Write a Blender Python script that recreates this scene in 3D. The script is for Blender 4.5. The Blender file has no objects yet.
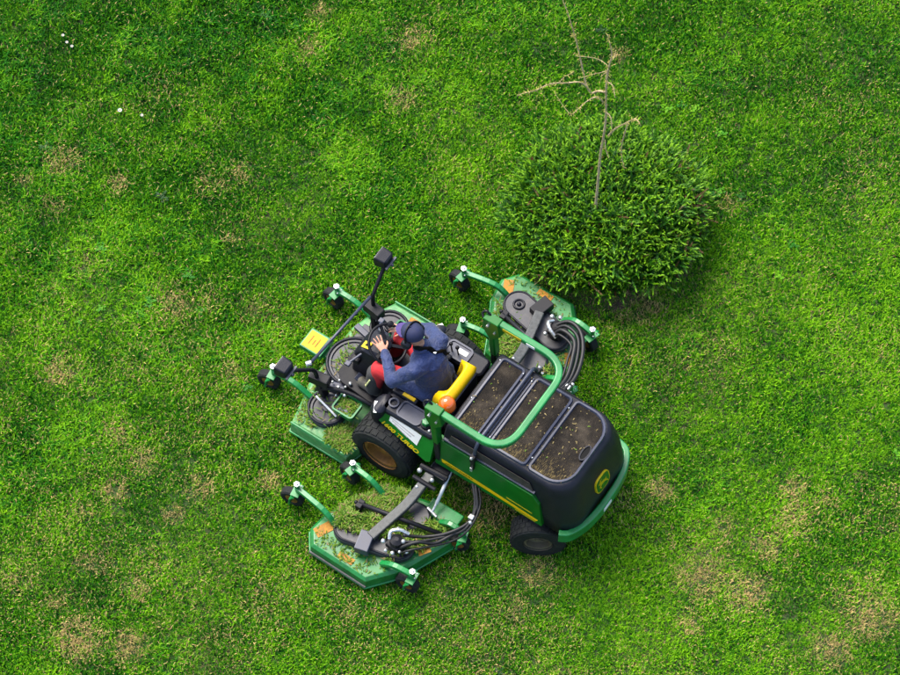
import bpy, bmesh, math, random
import numpy as np
from mathutils import Vector, Matrix

random.seed(11); RNG = np.random.default_rng(11)
scene = bpy.context.scene
COL = scene.collection

# ------------------------------------------------------------------ camera
ELEV = math.radians(61.5); DIST = 30.0; PXM = 105.0
cam_d = bpy.data.cameras.new('camera'); cam = bpy.data.objects.new('camera', cam_d); COL.objects.link(cam)
CAM = Vector((0, -DIST*math.cos(ELEV), DIST*math.sin(ELEV)))
cam.location = CAM; cam.rotation_euler = (math.pi/2-ELEV, 0, 0)
cam_d.sensor_width = 36; cam_d.lens = 36*PXM*DIST/900.0
cam_d.clip_start = 0.5; cam_d.clip_end = 2000
scene.camera = cam

# ------------------------------------------------------------------ sky, sun, exposure
SUN_EL = math.radians(58); SUN_AZ = math.radians(318)      # azimuth clockwise from +Y: light from the upper left
w = bpy.data.worlds.new('World'); scene.world = w; w.use_nodes = True
nt = w.node_tree
sky = nt.nodes.new('ShaderNodeTexSky'); sky.sky_type = 'NISHITA'; sky.sun_disc = False
sky.sun_elevation = SUN_EL; sky.sun_rotation = SUN_AZ
sky.air_density = 1.0; sky.dust_density = 3.0; sky.ozone_density = 1.0
bg = nt.nodes['Background']; bg.inputs['Strength'].default_value = 0.11
nt.links.new(sky.outputs[0], bg.inputs[0])
sd = bpy.data.lights.new('sun', 'SUN'); sd.energy = 1.5; sd.angle = math.radians(30); sd.color = (1.0, 0.95, 0.86)
so = bpy.data.objects.new('sun', sd); COL.objects.link(so); so.location = (-6, 8, 30)
sdir = Vector((math.sin(SUN_AZ)*math.cos(SUN_EL), math.cos(SUN_AZ)*math.cos(SUN_EL), math.sin(SUN_EL)))
so.rotation_euler = (-sdir).to_track_quat('-Z', 'Y').to_euler()
vs = scene.view_settings
vs.view_transform = 'Standard'; vs.look = 'None'; vs.gamma = 1; vs.use_curve_mapping = False; vs.exposure = 2.1

# ------------------------------------------------------------------ pixel -> place (photo is 900 x 675)
_f = Vector((0, math.cos(ELEV), -math.sin(ELEV))); _u = Vector((0, math.sin(ELEV), math.cos(ELEV)))
def ray(px, py): return _f*(PXM*DIST) + Vector((1, 0, 0))*(px-450) + _u*(337.5-py)
def on_z(px, py, z=0.0):
    d = ray(px, py); return CAM + d*((z-CAM.z)/d.z)
def on_y(px, py, y):
    d = ray(px, py); return CAM + d*((y-CAM.y)/d.y)

# ------------------------------------------------------------------ materials
def N(nt, t, **kw):
    n = nt.nodes.new(t)
    for k, v in kw.items():
        if k in n.inputs: n.inputs[k].default_value = v
        else: setattr(n, k, v)
    return n
def ramp(nt, fac, stops):
    r = nt.nodes.new('ShaderNodeValToRGB'); e = r.color_ramp.elements
    while len(e) < len(stops): e.new(0.5)
    for i, (p, c) in enumerate(stops): e[i].position = p; e[i].color = (*c, 1)
    nt.links.new(fac, r.inputs[0]); return r.outputs[0]
def mixc(nt, fac, a, b, mode='MIX'):
    m = nt.nodes.new('ShaderNodeMix'); m.data_type = 'RGBA'; m.blend_type = mode
    for s, v in ((m.inputs[0], fac), (m.inputs[6], a), (m.inputs[7], b)):
        if hasattr(v, 'is_output'): nt.links.new(v, s)
        elif isinstance(v, (int, float)): s.default_value = v
        else: s.default_value = (*v, 1)
    return m.outputs[2]
def mat(name, col, rough=0.5, metal=0.0, var=0.25, dirt=0.0, dirtcol=(0.16, 0.15, 0.06), scale=6.0, bump=0.0, bscale=60, coat=0.0, spec=0.5, chips=0.0):
    m = bpy.data.materials.new(name); m.use_nodes = True; nt = m.node_tree
    b = nt.nodes['Principled BSDF']
    g = N(nt, 'ShaderNodeNewGeometry')
    n1 = N(nt, 'ShaderNodeTexNoise', Scale=scale, Detail=6.0, Roughness=0.65); nt.links.new(g.outputs['Position'], n1.inputs['Vector'])
    lo = tuple(c*(1-var) for c in col); hi = tuple(min(1, c*(1+var)) for c in col)
    c = ramp(nt, n1.outputs['Fac'], [(0.3, lo), (0.7, hi)])
    if dirt > 0:
        n2 = N(nt, 'ShaderNodeTexNoise', Scale=scale*2.3, Detail=8.0, Roughness=0.75); nt.links.new(g.outputs['Position'], n2.inputs['Vector'])
        f = ramp(nt, n2.outputs['Fac'], [(0.62-0.3*dirt, (0, 0, 0)), (0.82-0.25*dirt, (1, 1, 1))])
        mm = N(nt, 'ShaderNodeMath', operation='MULTIPLY'); mm.inputs[1].default_value = min(1, dirt*1.2); nt.links.new(f, mm.inputs[0])
        c = mixc(nt, mm.outputs[0], c, dirtcol)
    if chips > 0:
        n4 = N(nt, 'ShaderNodeTexNoise', Scale=38.0, Detail=5.0, Roughness=0.8, Distortion=0.6); nt.links.new(g.outputs['Position'], n4.inputs['Vector'])
        f4 = ramp(nt, n4.outputs['Fac'], [(0.69-0.1*chips, (0, 0, 0)), (0.72-0.1*chips, (1, 1, 1))])
        c = mixc(nt, f4, c, (0.045, 0.035, 0.022))
    nt.links.new(c, b.inputs['Base Color'])
    rr = N(nt, 'ShaderNodeMapRange'); rr.inputs[3].default_value = max(0.05, rough-0.1); rr.inputs[4].default_value = min(1, rough+0.15)
    nt.links.new(n1.outputs['Fac'], rr.inputs[0]); nt.links.new(rr.outputs[0], b.inputs['Roughness'])
    b.inputs['Metallic'].default_value = metal; b.inputs['Coat Weight'].default_value = coat; b.inputs['Specular IOR Level'].default_value = spec
    if bump > 0:
        n3 = N(nt, 'ShaderNodeTexNoise', Scale=bscale, Detail=4.0); nt.links.new(g.outputs['Position'], n3.inputs['Vector'])
        bp = N(nt, 'ShaderNodeBump', Strength=bump, Distance=0.01); nt.links.new(n3.outputs['Fac'], bp.inputs['Height']); nt.links.new(bp.outputs[0], b.inputs['Normal'])
    return m
M = {}
M['green'] = mat('green_paint', (0.0015, 0.085, 0.006), 0.32, var=0.2, dirt=0.1, dirtcol=(0.03, 0.07, 0.01), coat=0.0, scale=4, spec=0.3)
M['deck'] = mat('dusty_green_paint', (0.04, 0.19, 0.05), 0.5, var=0.45, dirt=0.55, dirtcol=(0.20, 0.27, 0.12), scale=7, chips=0.5)
M['wing'] = mat('wing_green_paint', (0.004, 0.115, 0.018), 0.4, var=0.45, dirt=0.35, dirtcol=(0.06, 0.105, 0.03), scale=7, chips=0.6)
M['arm'] = mat('bright_green_paint', (0.004, 0.14, 0.028), 0.35, var=0.3, dirt=0.22, dirtcol=(0.05, 0.09, 0.03), coat=0.05, chips=0.3)
M['plastic'] = mat('charcoal_plastic', (0.006, 0.0065, 0.011), 0.4, var=0.3, dirt=0.3, dirtcol=(0.026, 0.023, 0.021), scale=5, bump=0.15, bscale=180, spec=0.22)
M['trim'] = mat('slate_plastic', (0.022, 0.026, 0.046), 0.42, var=0.25, dirt=0.3, dirtcol=(0.07, 0.06, 0.05), scale=9)
M['black'] = mat('black_steel', (0.006, 0.006, 0.008), 0.45, var=0.3, dirt=0.18, dirtcol=(0.04, 0.036, 0.03), spec=0.2)
M['cover'] = mat('dusty_black_cover', (0.014, 0.015, 0.021), 0.45, var=0.5, dirt=0.45, dirtcol=(0.075, 0.06, 0.05), scale=8)
M['steel'] = mat('bare_steel', (0.05, 0.053, 0.052), 0.55, metal=0.4, var=0.45, dirt=0.35, dirtcol=(0.12, 0.12, 0.08), scale=40)
M['chrome'] = mat('bright_fittings', (0.42, 0.43, 0.42), 0.28, metal=0.7, var=0.5, scale=50)
M['rod'] = mat('white_cylinder_paint', (0.42, 0.44, 0.44), 0.4, var=0.15)
M['tyre'] = mat('tyre_rubber', (0.009, 0.010, 0.010), 0.75, var=0.35, dirt=0.3, dirtcol=(0.05, 0.06, 0.03), scale=9, bump=0.3, bscale=40, spec=0.2)
M['rimgold'] = mat('ochre_rim', (0.17, 0.075, 0.01), 0.5, var=0.4, dirt=0.3, dirtcol=(0.06, 0.04, 0.02), scale=12)
M['rimdark'] = mat('dirty_rim', (0.07, 0.055, 0.03), 0.6, var=0.3, dirt=0.3)
M['hose'] = mat('rubber_hose', (0.007, 0.007, 0.007), 0.45, var=0.35, dirt=0.22, dirtcol=(0.045, 0.04, 0.036), spec=0.3)
M['yellow'] = mat('yellow_vinyl', (0.52, 0.325, 0.0015), 0.4, var=0.12, spec=0.2)
M['decal'] = mat('yellow_decal', (0.34, 0.26, 0.003), 0.45, var=0.1, spec=0.2)
M['warn'] = mat('orange_warning_label', (0.26, 0.115, 0.008), 0.5, var=0.4, dirt=0.35, scale=30, spec=0.2)
M['ink'] = mat('black_ink', (0.003, 0.003, 0.003), 0.6, spec=0.1)
M['white'] = mat('white_label', (0.5, 0.5, 0.47), 0.5, var=0.08)
M['grey'] = mat('grey_print', (0.3, 0.28, 0.27), 0.5)
M['red'] = mat('red_cloth', (0.38, 0.010, 0.014), 0.8, var=0.2, scale=20)
M['dkcloth'] = mat('dark_cloth', (0.03, 0.028, 0.028), 0.9, var=0.3, scale=20)
M['cap'] = mat('blue_cap', (0.005, 0.009, 0.040), 0.8, var=0.25, scale=25)
M['brim'] = mat('purple_brim', (0.04, 0.022, 0.11), 0.8, var=0.2, scale=25)
M['skin'] = mat('skin', (0.34, 0.165, 0.10), 0.5, var=0.1, scale=25)
M['boot'] = mat('boot_leather', (0.05, 0.045, 0.035), 0.7, var=0.4, dirt=0.3)
M['hivis'] = mat('pale_piping', (0.6, 0.58, 0.25), 0.6)
def jacket_mat():
    m = mat('navy_jacket', (0.0055, 0.016, 0.070), 0.7, var=0.3, scale=9)
    nt = m.node_tree; b = nt.nodes['Principled BSDF']; g = N(nt, 'ShaderNodeNewGeometry')
    n = N(nt, 'ShaderNodeTexNoise', Scale=13.0, Detail=3.0, Distortion=1.2); nt.links.new(g.outputs['Position'], n.inputs['Vector'])
    bp = N(nt, 'ShaderNodeBump', Strength=0.8, Distance=0.03); nt.links.new(n.outputs['Fac'], bp.inputs['Height']); nt.links.new(bp.outputs[0], b.inputs['Normal'])
    b.inputs['Sheen Weight'].default_value = 0.1
    return m
M['jacket'] = jacket_mat()
def screen_mat():
    m = bpy.data.materials.new('dusty_radiator_screen'); m.use_nodes = True; nt = m.node_tree; b = nt.nodes['Principled BSDF']
    g = N(nt, 'ShaderNodeTexCoord'); P = g.outputs['Object']
    n1 = N(nt, 'ShaderNodeTexNoise', Scale=4.0, Detail=7.0, Roughness=0.7); nt.links.new(P, n1.inputs['Vector'])
    c = ramp(nt, n1.outputs['Fac'], [(0.3, (0.004, 0.0035, 0.003)), (0.5, (0.014, 0.011, 0.008)), (0.64, (0.034, 0.027, 0.019)), (0.78, (0.06, 0.047, 0.033))])
    # fine chaff, heavier towards the machine's left side where it has settled
    mp = N(nt, 'ShaderNodeMapping'); mp.inputs['Scale'].default_value = (130, 30, 1); nt.links.new(P, mp.inputs[0])
    n2 = N(nt, 'ShaderNodeTexNoise', Scale=1.0, Detail=3.0); nt.links.new(mp.outputs[0], n2.inputs['Vector'])
    sx = N(nt, 'ShaderNodeSeparateXYZ'); nt.links.new(P, sx.inputs[0])
    mr = N(nt, 'ShaderNodeMapRange'); mr.inputs[1].default_value = 0.05; mr.inputs[2].default_value = 0.42; mr.inputs[3].default_value = -0.26; mr.inputs[4].default_value = -0.01
    nt.links.new(sx.outputs[1], mr.inputs[0])
    ad = N(nt, 'ShaderNodeMath', operation='ADD'); nt.links.new(n2.outputs['Fac'], ad.inputs[0]); nt.links.new(mr.outputs[0], ad.inputs[1])
    f = ramp(nt, ad.outputs[0], [(0.40, (0, 0, 0)), (0.62, (0.8, 0.8, 0.8))])
    c = mixc(nt, f, c, (0.13, 0.095, 0.035))
    v = N(nt, 'ShaderNodeTexVoronoi', Scale=55.0); nt.links.new(P, v.inputs['Vector'])
    f2 = ramp(nt, v.outputs['Distance'], [(0.06, (1, 1, 1)), (0.12, (0, 0, 0))])
    mm = N(nt, 'ShaderNodeMath', operation='MULTIPLY'); mm.inputs[1].default_value = 0.55; nt.links.new(f2, mm.inputs[0])
    c = mixc(nt, mm.outputs[0], c, (0.11, 0.09, 0.07))
    nt.links.new(c, b.inputs['Base Color']); b.inputs['Roughness'].default_value = 0.9; b.inputs['Specular IOR Level'].default_value = 0.15
    bp = N(nt, 'ShaderNodeBump', Strength=0.9, Distance=0.01); nt.links.new(n2.outputs['Fac'], bp.inputs['Height']); nt.links.new(bp.outputs[0], b.inputs['Normal'])
    return m
M['screen'] = screen_mat()
M['vent'] = mat('vent_mesh', (0.022, 0.018, 0.012), 0.8, var=0.5, dirt=0.35, dirtcol=(0.09, 0.07, 0.035), scale=9)
def beacon_mat():
    m = bpy.data.materials.new('orange_lens'); m.use_nodes = True; b = m.node_tree.nodes['Principled BSDF']
    b.inputs['Base Color'].default_value = (0.75, 0.13, 0.008, 1); b.inputs['Roughness'].default_value = 0.12
    b.inputs['Transmission Weight'].default_value = 0.25; b.inputs['Coat Weight'].default_value = 0.6
    return m
M['beacon'] = beacon_mat()

def leafy(name, c_lo, c_mid, c_hi, dryc, inst=True, transl=0.3, spec=0.15):
    """blade/leaf shader: per-blade value 'br', per-tuft 'tone' and 'dry' carried by the points"""
    m = bpy.data.materials.new(name); m.use_nodes = True; nt = m.node_tree
    b = nt.nodes['Principled BSDF']; out = nt.nodes['Material Output']
    a = N(nt, 'ShaderNodeAttribute', attribute_name='br')
    kind = 'INSTANCER' if inst else 'GEOMETRY'
    t = N(nt, 'ShaderNodeAttribute', attribute_name='tone', attribute_type=kind)
    d = N(nt, 'ShaderNodeAttribute', attribute_name='dry', attribute_type=kind)
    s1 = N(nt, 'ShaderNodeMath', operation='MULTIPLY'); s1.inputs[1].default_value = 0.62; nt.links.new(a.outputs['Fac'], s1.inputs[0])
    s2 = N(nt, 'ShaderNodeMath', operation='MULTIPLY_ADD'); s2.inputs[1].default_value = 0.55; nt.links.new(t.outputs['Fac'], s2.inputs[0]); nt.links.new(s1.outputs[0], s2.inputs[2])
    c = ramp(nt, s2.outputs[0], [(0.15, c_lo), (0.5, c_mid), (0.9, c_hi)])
    a2 = N(nt, 'ShaderNodeAttribute', attribute_name='br2')
    lt = N(nt, 'ShaderNodeMath', operation='LESS_THAN'); nt.links.new(a2.outputs['Fac'], lt.inputs[0]); nt.links.new(d.outputs['Fac'], lt.inputs[1])
    dc = ramp(nt, a.outputs['Fac'], [(0.0, tuple(x*0.6 for x in dryc)), (1.0, dryc)])
    c = mixc(nt, lt.outputs[0], c, dc)
    nt.links.new(c, b.inputs['Base Color']); b.inputs['Roughness'].default_value = 0.45; b.inputs['Specular IOR Level'].default_value = spec
    tr = N(nt, 'ShaderNodeBsdfTranslucent'); nt.links.new(c, tr.inputs[0])
    mx = N(nt, 'ShaderNodeMixShader'); mx.inputs[0].default_value = transl
    nt.links.new(b.outputs[0], mx.inputs[1]); nt.links.new(tr.outputs[0], mx.inputs[2]); nt.links.new(mx.outputs[0], out.inputs[0])
    return m
M['blade'] = leafy('grass_blade', (0.001, 0.024, 0.001), (0.016, 0.142, 0.0015), (0.205, 0.44, 0.007), (0.58, 0.42, 0.16), spec=0.14, transl=0.18)
M['clip'] = leafy('grass_clipping', (0.02, 0.075, 0.005), (0.075, 0.16, 0.010), (0.17, 0.26, 0.03), (0.26, 0.20, 0.08), inst=False)
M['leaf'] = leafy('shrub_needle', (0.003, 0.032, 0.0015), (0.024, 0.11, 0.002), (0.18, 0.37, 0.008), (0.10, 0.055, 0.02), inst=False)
M['bark'] = mat('pale_bark', (0.34, 0.26, 0.14), 0.85, var=0.6, scale=40, dirt=0.2, dirtcol=(0.1, 0.08, 0.05))
M['bud'] = mat('yellow_buds', (0.34, 0.30, 0.07), 0.8, var=0.4, scale=30)
M['petal'] = mat('white_petal', (0.32, 0.32, 0.31), 0.6, var=0.05)
M['stalk'] = mat('flower_stalk', (0.05, 0.15, 0.01), 0.7)

# ------------------------------------------------------------------ mesh helpers
def mesh_obj(name, me, m=None, parent=None, smooth=False, loc=None, rot=None):
    if m is not None: me.materials.append(m)
    if smooth:
        me.polygons.foreach_set('use_smooth', [True]*len(me.polygons))
    o = bpy.data.objects.new(name, me); COL.objects.link(o)
    if parent: o.parent = parent
    if loc: o.location = loc
    if rot: o.rotation_euler = rot
    return o
MBS = []
class MB:
    def __init__(s): s.v = []; s.f = []
    def add(s, vs, fs):
        k = len(s.v); s.v += [tuple(v) for v in vs]; s.f += [tuple(i+k for i in f) for f in fs]; return s
    def loft(s, rings, cap=True, closed=False):
        n = len(rings[0]); vs = [p for r in rings for p in r]; fs = []
        m = len(rings)
        for i in range(m if closed else m-1):
            a, b = i*n, ((i+1) % m)*n
            for j in range(n): k = (j+1) % n; fs.append((a+j, a+k, b+k, b+j))
        if cap and not closed: fs.append(tuple(range(n-1, -1, -1))); fs.append(tuple((m-1)*n+j for j in range(n)))
        return s.add(vs, fs)
    def prism(s, poly, z0, z1, ch=0.0):
        """plan polygon (CCW) raised from z0 to z1, top edge chamfered by ch"""
        if ch > 0:
            inn = inset(poly, ch)
            return s.loft([[(x, y, z0) for x, y in poly], [(x, y, z1-ch) for x, y in poly], [(x, y, z1) for x, y in inn]])
        return s.loft([[(x, y, z0) for x, y in poly], [(x, y, z1) for x, y in poly]])
    def ringprism(s, outer, inner, z0, z1):
        return s.loft([[(x, y, z0) for x, y in outer], [(x, y, z1) for x, y in outer], [(x, y, z1) for x, y in inner], [(x, y, z0) for x, y in inner]], closed=True)
    def box(s, c, d, R=None, ch=0.0):
        x, y, z = (k/2 for k in d)
        if ch <= 0:
            vs = [Vector((a*x, b*y, e*z)) for e in (-1, 1) for a, b in ((-1, -1), (1, -1), (1, 1), (-1, 1))]
            fs = [(3, 2, 1, 0), (4, 5, 6, 7)] + [(i, (i+1) % 4, 4+(i+1) % 4, 4+i) for i in range(4)]
        else:
            bm = bmesh.new(); bmesh.ops.create_cube(bm, size=1)
            for v in bm.verts: v.co = Vector((v.co.x*d[0], v.co.y*d[1], v.co.z*d[2]))
            bmesh.ops.bevel(bm, geom=bm.edges[:], offset=ch, segments=2, affect='EDGES', profile=0.6)
            bm.verts.index_update(); vs = [v.co.copy() for v in bm.verts]; fs = [tuple(v.index for v in f.verts) for f in bm.faces]; bm.free()
        if R is not None: vs = [R @ v for v in vs]
        return s.add([v+Vector(c) for v in vs], fs)
    def tube(s, path, r, n=10, closed=False, flat=None):
        """round (or flat=(w,h) rectangular) tube along a path; r is a number or a list"""
        P = [Vector(p) for p in path]; m = len(P); rings = []
        up = None
        for i in range(m):
            if closed: t = P[(i+1) % m]-P[i-1]
            else: t = P[min(i+1, m-1)]-P[max(i-1, 0)]
            t.normalize()
            if up is None:
                up = Vector((0, 0, 1)) if abs(t.z) < 0.9 else Vector((1, 0, 0))
            a = t.cross(up)
            if a.length < 1e-4: a = t.cross(Vector((1, 0, 0)))
            a.normalize(); u = a.cross(t).normalized(); up = u
            rr = r[i] if isinstance(r, (list, tuple)) else r
            if flat:
                w, h = flat; k = min(w, h)*0.25
                pr = [(w, -h+k), (w, h-k), (w-k, h), (-w+k, h), (-w, h-k), (-w, -h+k), (-w+k, -h), (w-k, -h)]
                rings.append([P[i]+a*x+u*y for x, y in pr])
            else:
                rings.append([P[i]+a*(rr*math.cos(2*math.pi*j/n))+u*(rr*math.sin(2*math.pi*j/n)) for j in range(n)])
        return s.loft(rings, closed=closed)
    def lathe(s, prof, n=24, M4=None, cap=True):
        """profile [(r, z)] turned about z, then moved by M4"""
        rings = [[Vector((r*math.cos(2*math.pi*j/n), r*math.sin(2*math.pi*j/n), z)) for j in range(n)] for r, z in prof]
        if M4 is not None: rings = [[M4 @ p for p in q] for q in rings]
        return s.loft(rings, cap=cap)
    def ball(s, c, r, n=8):
        prof = [(max(1e-3, math.sin(math.pi*i/n))*r, -math.cos(math.pi*i/n)*r) for i in range(n+1)]
        return s.lathe(prof, 8, Matrix.Translation(Vector(c)))
    def mesh(s, name):
        me = bpy.data.meshes.new(name); me.from_pydata(s.v, [], s.f)
        bm = bmesh.new(); bm.from_mesh(me); bmesh.ops.recalc_face_normals(bm, faces=bm.faces[:]); bm.to_mesh(me); bm.free()
        return me
    def build(s, name, m, parent=None, smooth=False, bevel=0.0, **kw):
        o = mesh_obj(name, s.mesh(name), m, parent, smooth, **kw)
        MBS.append(o)
        if bevel > 0:
            b = o.modifiers.new('edge', 'BEVEL'); b.width = bevel; b.segments = 2; b.limit_method = 'ANGLE'; b.angle_limit = math.radians(35)
        return o
def inset(poly, d):
    n = len(poly); P = [Vector(p) for p in poly]; A = sum(P[i].x*P[(i+1) % n].y-P[(i+1) % n].x*P[i].y for i in range(n))
    sg = 1 if A > 0 else -1; out = []
    for i in range(n):
        e1 = (P[i]-P[i-1]); e2 = (P[(i+1) % n]-P[i])
        if e1.length < 1e-7 or e2.length < 1e-7: out.append(tuple(P[i])); continue
        e1.normalize(); e2.normalize()
        n1 = Vector((-e1.y, e1.x))*sg; n2 = Vector((-e2.y, e2.x))*sg; b = n1+n2
        k = b.length_squared
        out.append(tuple(P[i] + (b*(2*d/k) if k > 0.25 else n1*d)))
    return out
def rrect(x0, x1, y0, y1, r, n=6):
    """rounded rectangle CCW; r = radius or 4 radii for (x1,y1),(x0,y1),(x0,y0),(x1,y0)"""
    r = [r]*4 if isinstance(r, (int, float)) else r; pts = []
    for k, (cx, cy, sx, sy) in enumerate(((x1, y1, -1, -1), (x0, y1, 1, -1), (x0, y0, 1, 1), (x1, y0, -1, 1))):
        for i in range(n+1):
            a = math.pi/2*(k+i/n); pts.append((cx+sx*r[k]+r[k]*math.cos(a), cy+sy*r[k]+r[k]*math.sin(a)))
    return pts
def circ(cx, cy, r, n=28): return [(cx+r*math.cos(2*math.pi*i/n), cy+r*math.sin(2*math.pi*i/n)) for i in range(n)]
def stadium(a, b, r1, r2, n=14):
    a = Vector(a); b = Vector(b); t = math.atan2(b.y-a.y, b.x-a.x); pts = []
    for i in range(n+1): q = t-math.pi/2+math.pi*i/n; pts.append((b.x+r2*math.cos(q), b.y+r2*math.sin(q)))
    for i in range(n+1): q = t+math.pi/2+math.pi*i/n; pts.append((a.x+r1*math.cos(q), a.y+r1*math.sin(q)))
    return pts
def smooth_path(pts, k=6):
    P = [Vector(p) for p in pts]; out = []
    for i in range(len(P)-1):
        p0 = P[max(i-1, 0)]; p1 = P[i]; p2 = P[i+1]; p3 = P[min(i+2, len(P)-1)]
        for j in range(k):
            t = j/k
            out.append(0.5*((2*p1)+(p2-p0)*t+(2*p0-5*p1+4*p2-p3)*t*t+(3*p1-p0-3*p2+p3)*t**3))
    out.append(P[-1]); return out
def fillet(pts, r, n=6):
    P = [Vector(p) for p in pts]; out = [P[0]]
    for i in range(1, len(P)-1):
        a = (P[i-1]-P[i]); b = (P[i+1]-P[i]); d = min(r, a.length*0.49, b.length*0.49)
        s = P[i]+a.normalized()*d; e = P[i]+b.normalized()*d
        for j in range(n+1):
            t = j/n; out.append((1-t)**2*s+2*t*(1-t)*P[i]+t*t*e)
    out.append(P[-1]); return out
def empty(name, loc=(0, 0, 0), rz=0.0):
    o = bpy.data.objects.new(name, None); COL.objects.link(o); o.location = loc; o.rotation_euler = (0, 0, rz); o.empty_display_size = 0.2
    return o
def tag(o, label=None, cat=None, group=None, kind=None):
    if label: o['label'] = label
    if cat: o['category'] = cat
    if group: o['group'] = group
    if kind: o['kind'] = kind
    return o
def text_mesh(txt, size, shear=0.0, bold=0.0):
    cu = bpy.data.curves.new('lettering', 'FONT'); cu.body = txt; cu.size = size; cu.shear = shear; cu.offset = bold; cu.resolution_u = 3
    o = bpy.data.objects.new('lettering', cu); COL.objects.link(o); bpy.context.view_layer.update()
    me = bpy.data.meshes.new_from_object(o.evaluated_get(bpy.context.evaluated_depsgraph_get()))
    bpy.data.objects.remove(o); bpy.data.curves.remove(cu); me.materials.clear()
    return me
def np_mesh(name, V, F, attrs=None):
    me = bpy.data.meshes.new(name); nv = len(V); nf, k = F.shape
    me.vertices.add(nv); me.vertices.foreach_set('co', V.astype(np.float32).ravel())
    me.loops.add(nf*k); me.loops.foreach_set('vertex_index', F.astype(np.int32).ravel())
    me.polygons.add(nf); me.polygons.foreach_set('loop_start', np.arange(0, nf*k, k, dtype=np.int32))
    for an, av in (attrs or {}).items():
        at = me.attributes.new(an, 'FLOAT', 'POINT'); at.data.foreach_set('value', av.astype(np.float32))
    me.update(calc_edges=True)
    return me

# ------------------------------------------------------------------ noise for the lawn
_grid = RNG.random((6, 64, 64))
def vnoise(x, y, sc, k=0):
    g = _grid[k]; u = x*sc+31.7; v = y*sc+17.3
    i = np.floor(u).astype(int); j = np.floor(v).astype(int); fu = u-i; fv = v-j
    fu = fu*fu*(3-2*fu); fv = fv*fv*(3-2*fv)
    a = g[i % 64, j % 64]; b = g[(i+1) % 64, j % 64]; c = g[i % 64, (j+1) % 64]; d = g[(i+1) % 64, (j+1) % 64]
    return (a*(1-fu)+b*fu)*(1-fv)+(c*(1-fu)+d*fu)*fv

def clippings(name, poly, z, n, parent, thick=0.05, L=(0.03, 0.07), hole=None, dry=0.15):
    """loose cut grass lying on a surface"""
    P = np.array(poly); lo = P.min(0); hi = P.max(0); VV = []; FF = []; BB = []; B2 = []; TT = []; DD = []
    def inside(x, y):
        c = False; j = len(poly)-1
        for i in range(len(poly)):
            if (poly[i][1] > y) != (poly[j][1] > y) and x < (poly[j][0]-poly[i][0])*(y-poly[i][1])/(poly[j][1]-poly[i][1])+poly[i][0]: c = not c
            j = i
        return c
    k = 0; cnt = 0
    while cnt < n:
        x = random.uniform(lo[0], hi[0]); y = random.uniform(lo[1], hi[1])
        if not inside(x, y): continue
        cnt += 1
        dn = float(vnoise(np.array([x*3]), np.array([y*3]), 2.2, 1)[0])
        if random.random() > 0.35+dn: continue
        zz = z+random.random()*thick*dn; l = random.uniform(*L); a = random.uniform(0, 6.28); el = random.uniform(-0.1, 0.6)
        d = Vector((math.cos(a)*math.cos(el), math.sin(a)*math.cos(el), math.sin(el))); s = Vector((-math.sin(a), math.cos(a), random.uniform(-.5, .5)))*0.0045
        c = Vector((x, y, zz)); m_ = c+d*l*.5+Vector((0, 0, .006)); e = c+d*l
        VV += [c-s, c+s, m_+s, m_-s, e+s*.3, e-s*.3]; FF += [(k, k+1, k+2, k+3), (k+3, k+2, k+4, k+5)]; k += 6
        BB += [random.random()]*6; B2 += [random.random()]*6; TT += [min(1, max(0, random.gauss(.5, .2)))]*6; DD += [dry]*6
    me = np_mesh(name, np.array([tuple(v) for v in VV]), np.array(FF), {'br': np.array(BB), 'br2': np.array(B2), 'tone': np.array(TT), 'dry': np.array(DD)})
    return tag(mesh_obj(name, me, M['clip'], parent), kind='stuff')

# ------------------------------------------------------------------ ground
def ground_mat():
    m = bpy.data.materials.new('turf_thatch'); m.use_nodes = True; nt = m.node_tree; b = nt.nodes['Principled BSDF']
    g = N(nt, 'ShaderNodeNewGeometry'); P = g.outputs['Position']
    n1 = N(nt, 'ShaderNodeTexNoise', Scale=0.6, Detail=5.0); nt.links.new(P, n1.inputs['Vector'])
    n2 = N(nt, 'ShaderNodeTexNoise', Scale=30.0, Detail=6.0, Roughness=0.7); nt.links.new(P, n2.inputs['Vector'])
    c1 = ramp(nt, n2.outputs['Fac'], [(0.3, (0.008, 0.022, 0.003)), (0.5, (0.02, 0.05, 0.005)), (0.7, (0.05, 0.075, 0.015))])
    c2 = ramp(nt, n2.outputs['Fac'], [(0.3, (0.015, 0.016, 0.005)), (0.5, (0.04, 0.045, 0.012)), (0.7, (0.10, 0.085, 0.03))])
    f = ramp(nt, n1.outputs['Fac'], [(0.45, (0, 0, 0)), (0.65, (1, 1, 1))])
    nt.links.new(mixc(nt, f, c1, c2), b.inputs['Base Color']); b.inputs['Roughness'].default_value = 0.95
    bp = N(nt, 'ShaderNodeBump', Strength=1.0, Distance=0.03); nt.links.new(n2.outputs['Fac'], bp.inputs['Height']); nt.links.new(bp.outputs[0], b.inputs['Normal'])
    return m
gm = MB(); gm.add([(-600, -600, 0), (600, -600, 0), (600, 600, 0), (-600, 600, 0)], [(0, 1, 2, 3)])
tag(gm.build('ground', ground_mat()), kind='structure')

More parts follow.
